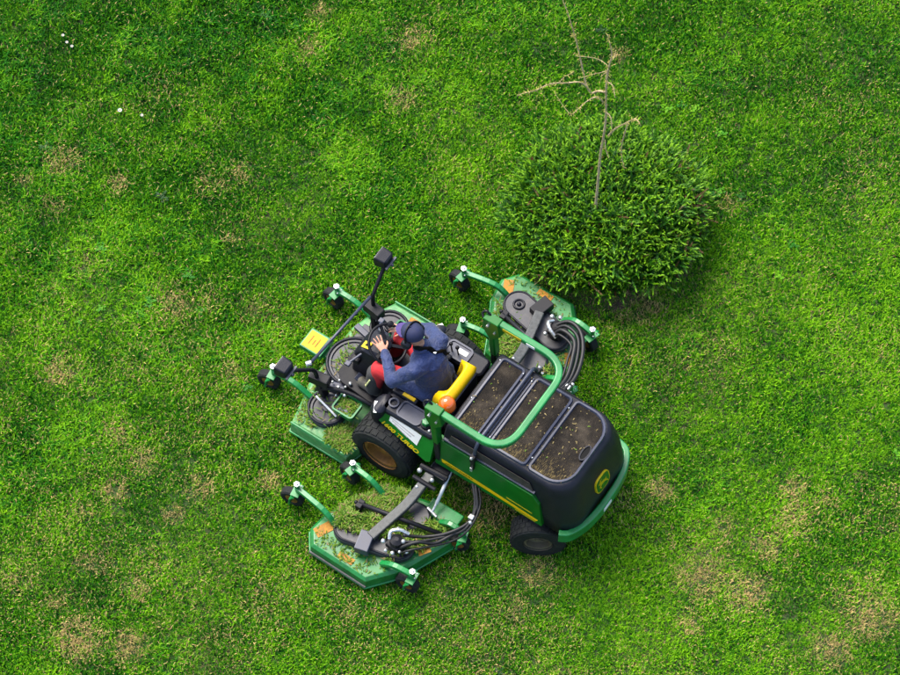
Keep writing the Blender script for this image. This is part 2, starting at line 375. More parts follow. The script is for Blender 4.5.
# ------------------------------------------------------------------ grass: tufts of bent blades on points
def blade_set(n, rad, lmin, lmax, wid, flop, seg=3):
    V = []; F = []; B = []; B2 = []
    for _ in range(n):
        a = random.uniform(0, 2*math.pi); q = rad*math.sqrt(random.random()); x0, y0 = q*math.cos(a), q*math.sin(a)
        d = random.uniform(0, 2*math.pi); L = random.uniform(lmin, lmax); fl = random.uniform(*flop); wd = wid*random.uniform(0.7, 1.3)
        tw = random.uniform(-0.6, 0.6); p = Vector((x0, y0, -0.005)); th = random.uniform(0.15, 0.5)
        k = len(V); br = random.random(); b2 = random.random()
        for i in range(seg+1):
            t = i/seg; sd_ = Vector((-math.sin(d+tw*t), math.cos(d+tw*t), random.uniform(-0.2, 0.2)))*wd*0.5*(1-0.85*t**1.6)
            V += [tuple(p-sd_), tuple(p+sd_)]; B += [br*(0.7+0.3*t)]*2; B2 += [b2]*2
            ang = th+fl*t; p = p+Vector((math.cos(d)*math.sin(ang), math.sin(d)*math.sin(ang), math.cos(ang)))*(L/seg)
            if p.z < 0.008: p.z = 0.008
        for i in range(seg): F.append((k+2*i, k+2*i+1, k+2*i+3, k+2*i+2))
    return np.array(V), np.array(F), np.array(B), np.array(B2)
protos = bpy.data.collections.new('tuft_shapes')                    # not linked to the scene: shapes only
NV = 11
def clover(n):
    V = []; F = []; B = []; B2 = []
    for _ in range(n):
        a = random.uniform(0, 6.283); q = 0.07*math.sqrt(random.random()); c = Vector((q*math.cos(a), q*math.sin(a), random.uniform(0.03, 0.06))); br = random.uniform(0.1, 0.4); b2 = random.random()
        for j in range(3):
            t = a+j*2.094; d = Vector((math.cos(t), math.sin(t), random.uniform(-.1, .35))); sd_ = Vector((-math.sin(t), math.cos(t), 0)); k = len(V); r = random.uniform(0.014, 0.02)
            V += [tuple(c), tuple(c+d*r*.7+sd_*r*.55), tuple(c+d*r*1.25), tuple(c+d*r*.7-sd_*r*.55)]; F.append((k, k+1, k+2, k+3)); B += [br]*4; B2 += [b2]*4
    return np.array(V), np.array(F), np.array(B), np.array(B2)
for i in range(NV):
    if i < 5: V, F, B, B2 = blade_set(18, 0.065, 0.045, 0.09, 0.0125, (0.2, 1.4))
    elif i < 8: V, F, B, B2 = blade_set(24, 0.065, 0.04, 0.08, 0.008, (0.2, 1.4))
    elif i < 10: V, F, B, B2 = blade_set(17, 0.055, 0.06, 0.12, 0.0125, (0.4, 1.6), 4)
    else: V, F, B, B2 = clover(16)
    me = np_mesh('tuft', V, F, {'br': B, 'br2': B2}); me.materials.append(M['blade'])
    o = bpy.data.objects.new('tuft_%02d' % i, me); protos.objects.link(o)

DRY = [(60,370,20,.8),(175,305,26,.55),(215,185,22,.35),(402,100,14,.8),(412,40,22,.6),(240,175,18,.45),(65,160,20,.6),(118,186,12,.9),(25,180,10,.7),
 (78,640,26,.95),(130,645,20,.85),(138,590,16,.75),(115,495,18,.7),(175,515,12,.9),(200,490,18,.75),(270,482,12,.9),(142,462,16,.75),(85,512,12,.8),
 (658,492,16,.85),(700,575,34,.8),(745,592,26,.8),(795,490,16,.85),(868,612,36,.75),(830,650,22,.8),(688,622,14,.9),(800,520,24,.7),(540,572,24,.6),
 (322,12,16,.6),(310,48,16,.5),(618,55,10,.7),(232,240,12,.5),(470,640,26,.4),(520,610,24,.4),(620,505,20,.4),(770,545,26,.55),(725,530,20,.5),
 (55,205,18,.4),(150,560,26,.45),(95,560,22,.5),(60,600,20,.4),(235,375,16,.4),(210,300,18,.4),(120,440,22,.4),(255,310,18,.4),(90,265,18,.35),
 (730,205,16,.6),(700,340,20,.25),(640,300,40,.6),(820,500,16,.5),(860,480,12,.3),(490,505,34,.7),(470,480,24,.6),(350,610,26,.35),(260,600,28,.35),(215,640,26,.4)]
def dryness(x, y):
    d = np.zeros_like(x)
    wob = 0.55+0.9*vnoise(x, y, 7.0, 1)*vnoise(x, y, 17.0, 2)*2
    for px, py, r, s in DRY:
        c = on_z(px, py); rr = r/PXM*0.8
        q = ((x-c.x)**2+(y-c.y)**2)/(rr*rr)
        d = np.maximum(d, 0.75*s*np.exp(-q*0.8)*wob)
    lowmix = np.clip(0.5-0.10*y, 0.15, 0.85)                          # the lawn is thinner and more strawy towards the near side
    bg_ = np.clip((vnoise(x, y, 1.3, 3)*0.6+vnoise(x, y, 4.1, 4)*0.4-0.42)*1.6, 0, 1)*lowmix*1.15
    return np.clip(np.maximum(d, bg_*0.36)+0.02, 0, 0.93)
X0, X1, Y0, Y1 = -6.2, 6.2, -5.0, 5.6
DENS = 680; NT = int((X1-X0)*(Y1-Y0)*DENS)
_n = int((X1-X0)*math.sqrt(DENS)); _m = int((Y1-Y0)*math.sqrt(DENS)); NT = _n*_m
gx, gy = [a.ravel() for a in np.meshgrid(np.linspace(X0, X1, _n), np.linspace(Y0, Y1, _m))]
gx = gx+RNG.uniform(-0.032, 0.032, NT); gy = gy+RNG.uniform(-0.032, 0.032, NT)
long_ = np.clip(0.5*vnoise(gx, gy, 1.1, 0)+0.5*vnoise(gx, gy, 3.0, 5), 0, 1)
ul = np.clip((-gx*0.13+gy*0.10)+0.35, 0, 1)                            # taller, coarser growth on the uncut upper-left side
dr = dryness(gx, gy)
sc = (0.60+0.22*long_+0.28*ul*long_)*(1-0.35*dr)*RNG.uniform(0.8, 1.2, NT)
arc = np.sin(np.hypot(gx-5.5, gy+4.5)*2*math.pi/1.15+1.2*vnoise(gx, gy, 0.5, 4))          # faint curved mowing passes
tone = np.clip(0.20+0.80*(vnoise(gx, gy, 0.8, 2)*0.45+vnoise(gx, gy, 2.7, 1)*0.55)+0.05*arc+RNG.normal(0, 0.23, NT)-0.24*ul+0.04, 0, 1)
fine = vnoise(gx, gy, 1.7, 0) > 0.55
vi = np.where(fine, RNG.integers(3, 8, NT), RNG.integers(0, 6, NT))
vi = np.where((vnoise(gx, gy, 2.3, 5)*0.6+0.5*ul*vnoise(gx, gy, 5.0, 3) > 0.56) & (RNG.random(NT) < 0.3) & (dr < 0.3), RNG.integers(8, 10, NT), vi)
vi = np.where((vnoise(gx, gy, 1.9, 4) > 0.72) & (RNG.random(NT) < 0.004) & (dr < 0.25), 10, vi)
pm = bpy.data.meshes.new('grass_points'); pm.vertices.add(NT)
pm.vertices.foreach_set('co', np.stack([gx, gy, np.full(NT, 0.0)], 1).astype(np.float32).ravel())
for an, av in (('tone', tone), ('dry', dr), ('sc', sc), ('rz', RNG.uniform(0, 6.283, NT))):
    pm.attributes.new(an, 'FLOAT', 'POINT').data.foreach_set('value', av.astype(np.float32))
pm.attributes.new('vi', 'INT', 'POINT').data.foreach_set('value', vi.astype(np.int32))
grass = bpy.data.objects.new('grass', pm); COL.objects.link(grass); pm.materials.append(M['blade'])
tag(grass, 'short green lawn grass with scattered dry straw patches', 'grass', kind='stuff')
ng = bpy.data.node_groups.new('plant_tufts', 'GeometryNodeTree')
ng.interface.new_socket('Geometry', in_out='INPUT', socket_type='NodeSocketGeometry')
ng.interface.new_socket('Geometry', in_out='OUTPUT', socket_type='NodeSocketGeometry')
gi = ng.nodes.new('NodeGroupInput'); go = ng.nodes.new('NodeGroupOutput')
ci = ng.nodes.new('GeometryNodeCollectionInfo'); ci.inputs['Collection'].default_value = protos
ci.inputs['Separate Children'].default_value = True; ci.inputs['Reset Children'].default_value = True
ip = ng.nodes.new('GeometryNodeInstanceOnPoints'); ip.inputs['Pick Instance'].default_value = True
def nattr(n, t):
    a = ng.nodes.new('GeometryNodeInputNamedAttribute'); a.data_type = t; a.inputs['Name'].default_value = n; return a.outputs['Attribute']
cx_ = ng.nodes.new('ShaderNodeCombineXYZ'); ng.links.new(nattr('rz', 'FLOAT'), cx_.inputs[2])
ng.links.new(gi.outputs[0], ip.inputs['Points']); ng.links.new(ci.outputs[0], ip.inputs['Instance'])
ng.links.new(nattr('vi', 'INT'), ip.inputs['Instance Index']); ng.links.new(cx_.outputs[0], ip.inputs['Rotation'])
ng.links.new(nattr('sc', 'FLOAT'), ip.inputs['Scale']); ng.links.new(ip.outputs[0], go.inputs[0])
grass.modifiers.new('tufts', 'NODES').node_group = ng

# ------------------------------------------------------------------ the shrub and the bare sapling in it
BC = Vector((1.51, 1.22, 0.33)); BA = (1.0, 0.95, 0.46)
shrub = empty('shrub', (BC.x, BC.y, 0))
tag(shrub, 'broad round evergreen shrub with fine upright green sprigs beside the mower', 'shrub')
def sprig_batch(n):
    VV = []; FF = []; BB = []; B2 = []; TT = []; DD = []; off = 0
    for _ in range(n):
        a = random.uniform(0, 2*math.pi); u = random.random(); ph = math.acos(1-u*1.12)      # from the pole to a little below the waist
        rr = random.uniform(0.70, 1.0)**0.6
        lump = 0.86+0.20*float(vnoise(np.array([math.cos(a)*math.sin(ph)*2+5]), np.array([math.sin(a)*math.sin(ph)*2+math.cos(ph)*2+5]), 1.6, 3)[0])
        nrm = Vector((math.sin(ph)*math.cos(a), math.sin(ph)*math.sin(a), math.cos(ph)))
        p = Vector((nrm.x*BA[0], nrm.y*BA[1], nrm.z*BA[2]))*rr*lump; p.z += BC.z
        if p.z < 0.03: p.z = random.uniform(0.03, 0.12)
        d = (nrm*0.3+Vector((random.gauss(0, .85), random.gauss(0, .85), 0.25+random.gauss(0, .4)))).normalized()
        L = random.choice((0.06, 0.08, 0.10, 0.13, 0.18))*random.uniform(0.8, 1.15); side = d.cross(Vector((0, 0, 1)));
        if side.length < 0.05: side = Vector((1, 0, 0))
        side.normalize(); up = side.cross(d).normalized()
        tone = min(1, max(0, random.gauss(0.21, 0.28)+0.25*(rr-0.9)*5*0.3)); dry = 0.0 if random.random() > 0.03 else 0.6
        if nrm.x > 0.75 and random.random() < 0.08: dry = 0.9
        curve = up*random.uniform(-0.02, 0.06)
        nl = 12; V = []; F = []; B = []
        for i in range(nl):
            t = (i+0.5)/nl; c = p+d*(L*t)+curve*(t*t); ll = 0.022*(1-0.45*t)*random.uniform(0.7, 1.2)
            for s in (-1, 1):
                q = random.uniform(-0.7, 0.9)
                ld = (d*0.75+side*s*math.cos(q)*0.8+up*math.sin(q)*0.8).normalized(); wv = d.cross(ld).normalized().cross(ld)*0.0055
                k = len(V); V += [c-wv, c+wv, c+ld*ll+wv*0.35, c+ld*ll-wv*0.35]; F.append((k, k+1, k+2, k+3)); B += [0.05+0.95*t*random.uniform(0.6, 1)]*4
        # a tip shoot
        k = len(V); c = p+d*L*0.9+curve; V += [c-side*0.005, c+side*0.005, c+d*0.035+side*0.0015, c+d*0.035-side*0.0015]; F.append((k, k+1, k+2, k+3)); B += [1.0]*4
        VV += V; FF.append(np.array(F)+off); off += len(V); BB += B; B2 += [random.random()]*len(V); TT += [tone]*len(V); DD += [dry]*len(V)
    return np.array([tuple(v) for v in VV]), np.concatenate(FF), np.array(BB), np.array(B2), np.array(TT), np.array(DD)
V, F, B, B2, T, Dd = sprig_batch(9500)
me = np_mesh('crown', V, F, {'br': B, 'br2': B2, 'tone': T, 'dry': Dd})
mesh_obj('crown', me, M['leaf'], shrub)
tb = MB()
for i in range(26):
    a = random.uniform(0, 6.28); ph = random.uniform(0.2, 1.45); q = random.uniform(0.5, 0.72)
    e = Vector((BA[0]*q*math.sin(ph)*math.cos(a), BA[1]*q*math.sin(ph)*math.sin(a), BC.z+BA[2]*q*math.cos(ph)))
    tb.tube(smooth_path([(0.05*math.cos(a), 0.05*math.sin(a), 0), (e.x*0.5, e.y*0.5, e.z*0.65), tuple(e)], 4), [0.02-0.0018*j for j in range(9)], 6)
tb.build('trunk', M['bark'], shrub, True)
# the ring of bare earth the shrub has shaded out
sm = mat('bare_soil', (0.055, 0.035, 0.018), 0.95, var=0.5, scale=14, bump=1.0, bscale=40)
pts = []
for i in range(40):
    a = 2*math.pi*i/40; k = 1.0+0.07*math.sin(3*a+1)+0.05*math.sin(7*a); pts.append((BC.x+0.03+0.93*k*math.cos(a), BC.y-0.03+0.9*k*math.sin(a)))
sb = MB(); sb.loft([[(x, y, 0.004) for x, y in pts], [(x, y, 0.022) for x, y in inset(pts, 0.06)]])
tag(sb.build('soil', sm), 'bare brown soil under the shrub', 'soil', kind='structure')

sap = empty('sapling', (1.38, 1.0, 0))
tag(sap, 'thin leafless sapling stem with bare side branches rising out of the shrub', 'sapling')
SO = Vector((1.38, 1.0, 0))
def py_(px, py, y): return on_y(px, py, y)-SO
tr = [Vector((0, 0.0, 0))]+[py_(px, py, y) for px, py, y in ((596, 207, 1.0), (598, 180, 1.02), (600.5, 156, 1.03), (604, 135, 1.04), (606, 116, 1.06), (606.5, 98, 1.07), (606, 81, 1.09), (609, 66, 1.11), (611, 55, 1.12), (610, 44, 1.13), (608, 35, 1.14))]
trs = smooth_path([tuple(p+Vector((random.uniform(-.008, .008), random.uniform(-.008, .008), 0))) for p in tr], 4)
TB = MB(); TB.tube(trs, [0.0155-0.0115*i/(len(trs)-1) for i in range(len(trs))], 7); TB.build('trunk', M['bark'], sap, True)
BR = [([(605, 92), (598, 91), (591, 93), (587, 86), (585, 80), (582, 66), (580, 57), (577, 44), (574, 33), (570, 20), (566, 8), (561, -4)], 1.08, 0.35, 0.011),
      ([(591, 93), (585, 85), (578, 82), (566, 83), (556, 83), (547, 85), (539, 89), (532, 91.5), (524, 93), (517, 96)], 1.09, -0.1, 0.008),
      ([(604, 103), (599, 98), (594, 97.5), (586, 102), (577, 110), (571, 115)], 1.06, -0.25, 0.007),
      ([(608, 136), (615, 129), (622, 125), (630, 121), (636, 119), (641, 126)], 1.05, -0.3, 0.010),
      ([(628, 122.5), (625, 132), (622, 144), (621.5, 156), (624.5, 169)], 0.93, -0.05, 0.008),
      ([(605, 140), (606, 150), (609, 158)], 1.03, -0.1, 0.006),
      ([(607, 82), (613, 86), (615, 98)], 1.09, -0.2, 0.006),
      ([(607, 72), (602, 76), (600, 83)], 1.1, 0.15, 0.005),
      ([(609, 62), (614, 58), (616, 50)], 1.12, 0.15, 0.005),
      ([(606, 112), (611, 118), (612, 134)], 1.06, -0.2, 0.006)]
bud = MB(); allp = []
def shoot(p, d, L, r):
    S = [Vector(p)]; q = Vector(d)
    for _ in range(4):
        q = (q+Vector((random.gauss(0, .25), random.gauss(0, .25), random.gauss(.06, .2)))).normalized(); S.append(S[-1]+q*L/4)
    S = smooth_path([tuple(v) for v in S], 2); b = MB(); b.tube(S, [r*(1-.7*i/(len(S)-1)) for i in range(len(S))], 5); b.build('twig', M['bark'], sap, True); allp.append((S, r))
for pix, y0, dy, r in BR:
    P = [py_(px, py, y0+dy*i/(len(pix)-1)) for i, (px, py) in enumerate(pix)]
    S = smooth_path([tuple(p) for p in P], 3); allp.append((S, r))
    b = MB(); b.tube(S, [r*(1-0.65*i/(len(S)-1)) for i in range(len(S))], 5); b.build('branch', M['bark'], sap, True)
for S, r in list(allp)[:3]:
    for _ in range(1):
        i = random.randrange(len(S)//3, len(S)); shoot(S[i], (random.gauss(0, 1), random.gauss(0, 1), random.gauss(.3, .6)), random.uniform(.12, .28), .003)
for _ in range(3):
    i = random.randrange(20, len(trs)-12); shoot(trs[i], (random.gauss(0, 1), random.gauss(0, 1), random.uniform(.1, .8)), random.uniform(.1, .35), .004)
for S, r in allp+[(trs[4:], 0.012)]:
    for i in range(len(S)-1):
        for _ in range(2 if r < .007 else 4):
            t = random.random(); p = Vector(S[i]).lerp(Vector(S[i+1]), t)
            d = Vector((random.gauss(0, 1), random.gauss(0, 1), random.gauss(0.2, 1))).normalized(); L = random.uniform(0.012, 0.04)
            q = d.orthogonal().normalized()*0.0035
            bud.add([p-q, p+q, p+d*L+q*0.7, p+d*L-q*0.7], [(0, 1, 2, 3)])
            q2 = d.cross(q)
            bud.add([p-q2, p+q2, p+d*L+q2*0.7, p+d*L-q2*0.7], [(0, 1, 2, 3)])
tag(bud.build('buds', M['bud'], sap), kind='stuff')

# ------------------------------------------------------------------ daisies
for px, py, lab in ((63, 36, 'uppermost of the three white daisies close together in the upper left grass'), (67, 43, 'middle of the three white daisies close together in the upper left grass'),
                (72, 47, 'lowest of the three white daisies close together in the upper left grass'), (120, 111, 'largest white daisy alone in the grass below the daisy trio'), (142, 116, 'small white daisy right of the lone larger daisy')):
    p = on_z(px, py, 0.06); d = empty('daisy', (p.x, p.y, 0)); tag(d, lab, 'flower', 'white daisies in the lawn')
    k = 0.85 if px == 120 else 0.6
    s = MB(); s.tube([(0, 0, 0), (0.004, 0.002, 0.04), (0, 0, 0.072)], 0.0025, 5); s.build('stalk', M['stalk'], d)
    q = MB()
    for i in range(13):
        a = 2*math.pi*i/13; c, sn = math.cos(a), math.sin(a); L = 0.024*k; wq = 0.005*k
        q.add([(0.004*c-wq*sn*.5, 0.004*sn+wq*c*.5, .073), (0.004*c+wq*sn*.5, 0.004*sn-wq*c*.5, .073), (L*c+wq*sn, L*sn-wq*c, .079), (L*1.15*c, L*1.15*sn, .078), (L*c-wq*sn, L*sn+wq*c, .079)], [(0, 1, 2, 3, 4)])
    q.build('petals', M['petal'], d)
    e = MB(); e.lathe([(0.008*k, .072), (0.008*k, .077), (0.004*k, .081)], 10); e.build('flower_centre', M['yellow'], d)

# ==================================================================== the mower
HEAD = math.radians(180-34)
MO = (-0.2698, -0.8614, 0)
mow = empty('riding_mower', MO, HEAD)
tag(mow, 'green and black ride-on wide area mower with three cutting decks on the lawn', 'mower')
# ---- chassis
b = MB(); b.prism(rrect(-1.85, 0.25, -0.33, 0.33, 0.04), 0.34, 0.56, 0.02); b.build('chassis', M['black'], mow)
b = MB(); b.tube([(0, -0.5, 0.33), (0, 0.5, 0.33)], 0.07, 12); b.build('front_axle', M['black'], mow, True)
b = MB(); b.tube([(-1.63, -0.45, 0.27), (-1.63, 0.45, 0.27)], 0.05, 12); b.box((-1.63, 0, .32), (.2, .3, .16)); b.build('rear_axle', M['black'], mow)

# ---- wheels
def wheel_mesh(R, W, rimR, lug):
    t = MB(); n = 44; prof = []
    hw = W/2
    for x, r in ((-hw*0.80, rimR), (-hw*0.97, rimR+0.02), (-hw, rimR+(R-rimR)*0.5), (-hw*0.94, R*0.94), (-hw*0.78, R*0.985), (-hw*0.3, R), (hw*0.3, R), (hw*0.78, R*0.985), (hw*0.94, R*0.94), (hw, rimR+(R-rimR)*0.5), (hw*0.97, rimR+0.02), (hw*0.80, rimR)):
        prof.append((r, x))
    T = Matrix.Rotation(math.pi/2, 4, 'X')
    t.lathe(prof, n, T, cap=False)
    m = 26
    for i in range(m):          # low tread blocks
        for row, x in enumerate((-hw*0.66, -hw*0.22, hw*0.22, hw*0.66)):
            a = 2*math.pi*(i+0.5*(row % 2))/m; Rr = R*(0.992 if abs(x) > hw*.5 else 1.0)
            Q = Matrix.Rotation(-a, 3, 'Y')
            t.box(Q @ Vector((Rr, x, 0)), (lug, hw*0.36, 2*math.pi*R/m*0.72), Q)
    tm = t.mesh('tyre')
    r = MB(); r.lathe([(rimR+.012, hw*.98), (rimR+.012, hw*0.86), (rimR*.9, hw*.84), (rimR*.86, hw*.35), (rimR*.55, hw*.28), (rimR*.5, hw*.42), (rimR*.2, hw*.45), (rimR*.18, hw*.6), (0.004, hw*.6)], 30, Matrix.Rotation(-math.pi/2, 4, 'X'), cap=False)
    r.lathe([(rimR+.012, -hw*.98), (rimR*.9, -hw*.84), (rimR*.85, -hw*.5), (0.004, -hw*.5)], 30, Matrix.Rotation(-math.pi/2, 4, 'X'), cap=False)
    for i in range(5):
        a = 2*math.pi*i/5; r.ball((rimR*.36*math.cos(a), hw*.47, rimR*.36*math.sin(a)), 0.012, 5)
    return tm, r.mesh('rim')
FT, FR = wheel_mesh(0.325, 0.30, 0.175, 0.012); RT, RR = wheel_mesh(0.255, 0.22, 0.12, 0.008)
FT.materials.append(M['tyre']); RT.materials.append(M['tyre']); FR.materials.append(M['rimgold']); RR.materials.append(M['rimdark'])
for me_ in (FT, RT, FR, RR): me_.polygons.foreach_set('use_smooth', [len(p.vertices) == 4 and False for p in me_.polygons])
def wheel(name, loc, rz, tm, rm):
    h = empty(name, loc, rz); h.parent = mow
    for nm, me_ in (('tyre', tm), ('rim', rm)):
        o = bpy.data.objects.new(nm, me_); COL.objects.link(o); o.parent = h
for s in (1, -1):
    wheel('front_wheel', (0, s*0.53, 0.33), 0 if s > 0 else math.pi, FT, FR)
    wheel('rear_wheel', (-1.63, s*0.49, 0.257), (0 if s > 0 else math.pi)-math.radians(-30), RT, RR)

# ---- engine hood
H = MB()
def ho(z, xf, xr, hw, r): return [(x, y, z) for x, y in rrect(xr, xf, -hw, hw, [0.03, r, r, 0.03], 8)]
H.loft([ho(0.56, -0.56, -1.99, 0.505, 0.20), ho(0.75, -0.56, -1.985, 0.505, 0.22), ho(0.95, -0.565, -1.955, 0.495, 0.23), ho(1.10, -0.575, -1.915, 0.475, 0.23), ho(1.19, -0.58, -1.88, 0.455, 0.22), ho(1.225, -0.59, -1.855, 0.44, 0.21), ho(1.24, -0.605, -1.83, 0.42, 0.20)])
hood = H.build('hood', M['plastic'], mow)
hood.data.polygons.foreach_set('use_smooth', [abs(p.normal.z) < 0.97 for p in hood.data.polygons])
scr = [rrect(-0.86, -0.66, -0.38, 0.38, 0.02), rrect(-1.37, -1.03, -0.38, 0.38, 0.02), rrect(-1.80, -1.45, -0.385, 0.385, [0.02, 0.19, 0.19, 0.02], 8)]
for i, s_ in enumerate(scr):
    b = MB(); b.prism(s_, 1.235, 1.245); b.build('hood_screen', M['screen'], hood)
    r = MB(); o_ = inset(s_, -0.028)
    r.loft([[(x, y, 1.239) for x, y in inset(s_, -0.034)], [(x, y, 1.262) for x, y in inset(s_, -0.026)], [(x, y, 1.264) for x, y in inset(s_, -0.008)], [(x, y, 1.243) for x, y in s_]], closed=True)
    r.build('screen_frame', M['trim'], hood)
# louvred band and middle groove across the top
b = MB()
for x in (-0.92, -0.955, -0.985): b.box((x, 0, 1.246), (0.016, 0.76, 0.016))
b.build('cross_ribs', M['trim'], hood, bevel=0.004)
hh = MB(); e_ = [(-1.775+0.028*math.cos(a), 0.0+0.075*math.sin(a)) for a in [2*math.pi*i/20 for i in range(20)]]
hh.ringprism([(x, y) for x, y in inset(e_, -0.012)], e_, 1.246, 1.266); hh.build('handle_rim', M['plastic'], hood)
hh = MB(); hh.prism(e_, 1.24, 1.256); hh.build('handle_slot', M['ink'], hood)
clippings('chaff', rrect(-1.80, -.62, -.41, .41, .15), 1.2465, 150, hood, .003, L=(.006, .028), dry=.9)
clippings('chaff', rrect(-1.80, -.62, -.43, .43, .15), 1.2655, 60, hood, .002, L=(.005, .02), dry=.9)
b = MB()
for x, y in ((-.93, .30), (-.93, -.30), (-.985, .34), (-.985, -.34), (-.63, .36), (-.63, -.36), (-.63, .1), (-.88, .36), (-.88, -.36), (-1.41, .3), (-1.41, -.3)): b.ball((x, y, 1.256), .009, 5)
tag(b.build('bolts', M['chrome'], hood), kind='stuff')
# rear emblem: green shield with yellow border and leaping stag
EM = Matrix.Translation((-1.968, 0, 0.91)) @ Matrix.Rotation(math.radians(-78), 4, 'Y')     # local x up the face, y across
def emb(poly, z0, z1, name, m, par=None):
    b = MB(); b.prism(poly, z0, z1); b.v = [tuple(EM @ Vector(v)) for v in b.v]; return b.build(name, m, par)
shield = rrect(-0.085, 0.085, -0.095, 0.095, 0.055)
em = emb(inset(shield, -0.012), -0.02, 0.012, 'emblem', M['decal'], hood)
emb(shield, 0.006, 0.0145, 'emblem_field', M['green'], hood)
stag = [(-.068, .028), (-.055, .042), (-.048, .045), (-.030, .072), (-.028, .060), (-.008, .066), (-.034, .046), (-.030, .034), (.005, .022), (.040, .012), (.056, .022), (.050, .004), (.044, -.012), (.066, -.032), (.074, -.060), (.064, -.058), (.052, -.034), (.026, -.014), (.0, -.008), (-.022, -.006), (-.046, -.022), (-.030, -.046), (-.040, -.050), (-.062, -.020), (-.040, .006), (-.048, .018), (-.060, .020)]
emb([(b_, -a_) for a_, b_ in stag], 0.012, 0.017, 'emblem_stag', M['decal'], hood)
# green rear bumper hugging the hood, white plate
bp_ = [(-1.86, 0.525), (-1.935, 0.475), (-2.00, 0.33), (-2.03, 0.16), (-2.035, 0), (-2.03, -0.18), (-1.995, -0.37), (-1.91, -0.52), (-1.78, -0.555)]
b = MB(); b.tube([(x, y, 0.56) for x, y in [tuple(p)[:2] for p in smooth_path([(x, y, 0) for x, y in bp_], 4)]], 0, flat=(0.03, 0.075)); b.build('rear_bumper', M['arm'], mow, bevel=0.006)
b = MB(); b.box((-2.062, 0.03, 0.575), (0.02, 0.12, 0.05)); b.build('reflector', M['white'], mow)
# side panels with stripe and lettering
def side_pt(x, z, s, off=0.0):
    y = 0.535-0.03*max(0, (z-0.6)/0.42); return (x, s*(y+off), z)
def side_poly(poly, s, o0, o1):
    b = MB(); b.loft([[side_pt(x, z, s, o0) for x, z in poly], [side_pt(x, z, s, o1) for x, z in poly]]); return b
def fen_poly(poly, s, o0, o1):
    b = MB(); b.loft([[fen_pt(x, z, s, o0) for x, z in poly], [fen_pt(x, z, s, o1) for x, z in poly]]); return b
def side_text(txt, size, x0, z0, s, off, name, m, par, slope=0.0, shear=0.3, sx=1.0, bold=0.0, pt=None):
    me = text_mesh(txt, size, shear, bold); pt = pt or side_pt
    for v in me.vertices:
        u, w_ = v.co.x*sx, v.co.y; v.co = Vector(pt(x0-s*u, z0+w_-slope*u, s, off))
    return mesh_obj(name, me, m, par)
for s in (1, -1):
    pan = side_poly([(-0.53, 0.585), (-1.69, 0.585), (-1.635, 0.93), (-1.56, 1.02), (-0.545, 1.02)], s, -0.05, 0.012).build('side_panel', M['green'], mow, bevel=0.006)
    st = side_poly([(-0.60, 0.722), (-0.605, 0.672), (-1.625, 0.628), (-1.645, 0.655), (-1.0, 0.702)], s, 0.010, 0.0145).build('stripe', M['yellow'], pan)
    side_poly([(-1.30, 0.735), (-1.31, 0.723), (-1.58, 0.712), (-1.57, 0.722)], s, 0.010, 0.0145).build('stripe', M['decal'], pan)
    side_poly([(-1.40, 0.622), (-1.41, 0.612), (-1.62, 0.604), (-1.61, 0.613)], s, 0.010, 0.0145).build('stripe', M['decal'], pan)
    side_text('JOHN DEERE', 0.036, -0.64 if s > 0 else -0.98, 0.680, s, 0.0165, 'lettering', M['ink'], pan, slope=0.012*s, sx=1.45)
    # recessed vent ledge between panel and hood top
    b = MB(); b.box((-1.08, s*0.492, 1.045), (0.98, 0.03, 0.022)); b.build('vent_ledge', M['trim'], hood, bevel=0.005)
    b = MB(); b.loft([[(x, s*0.486, 1.06) for x in (-0.64, -1.55)]+[(x, s*0.476, 1.15) for x in (-1.50, -0.66)], [(x, s*0.492, 1.06) for x in (-0.64, -1.55)]+[(x, s*0.480, 1.15) for x in (-1.50, -0.66)]]); b.build('vent_screen', M['vent'], hood)
# prop rod across the hood with its side latches
b = MB(); b.tube(fillet([(-0.93, 0.515, 0.92), (-0.93, 0.50, 1.18), (-0.93, 0.44, 1.285), (-0.93, -0.44, 1.285), (-0.93, -0.50, 1.18), (-0.93, -0.515, 0.92)], 0.05), 0.0175, 8); b.build('hood_strap_bar', M['trim'], mow, True)
for s in (1, -1):
    b = MB(); b.box((-0.93, s*0.535, 0.97), (0.035, 0.03, 0.16)); b.box((-0.93, s*0.528, 1.08), (0.05, 0.05, 0.1)); b.build('latch', M['black'], mow, bevel=0.005)
    b = MB(); b.box((-0.93, s*0.556, 0.905), (0.022, 0.012, 0.06)); b.build('latch_hook', M['chrome'], mow)
    b = MB(); b.ball((-0.93, s*.555, 1.125), .017); b.build('latch_pin', M['chrome'], mow)

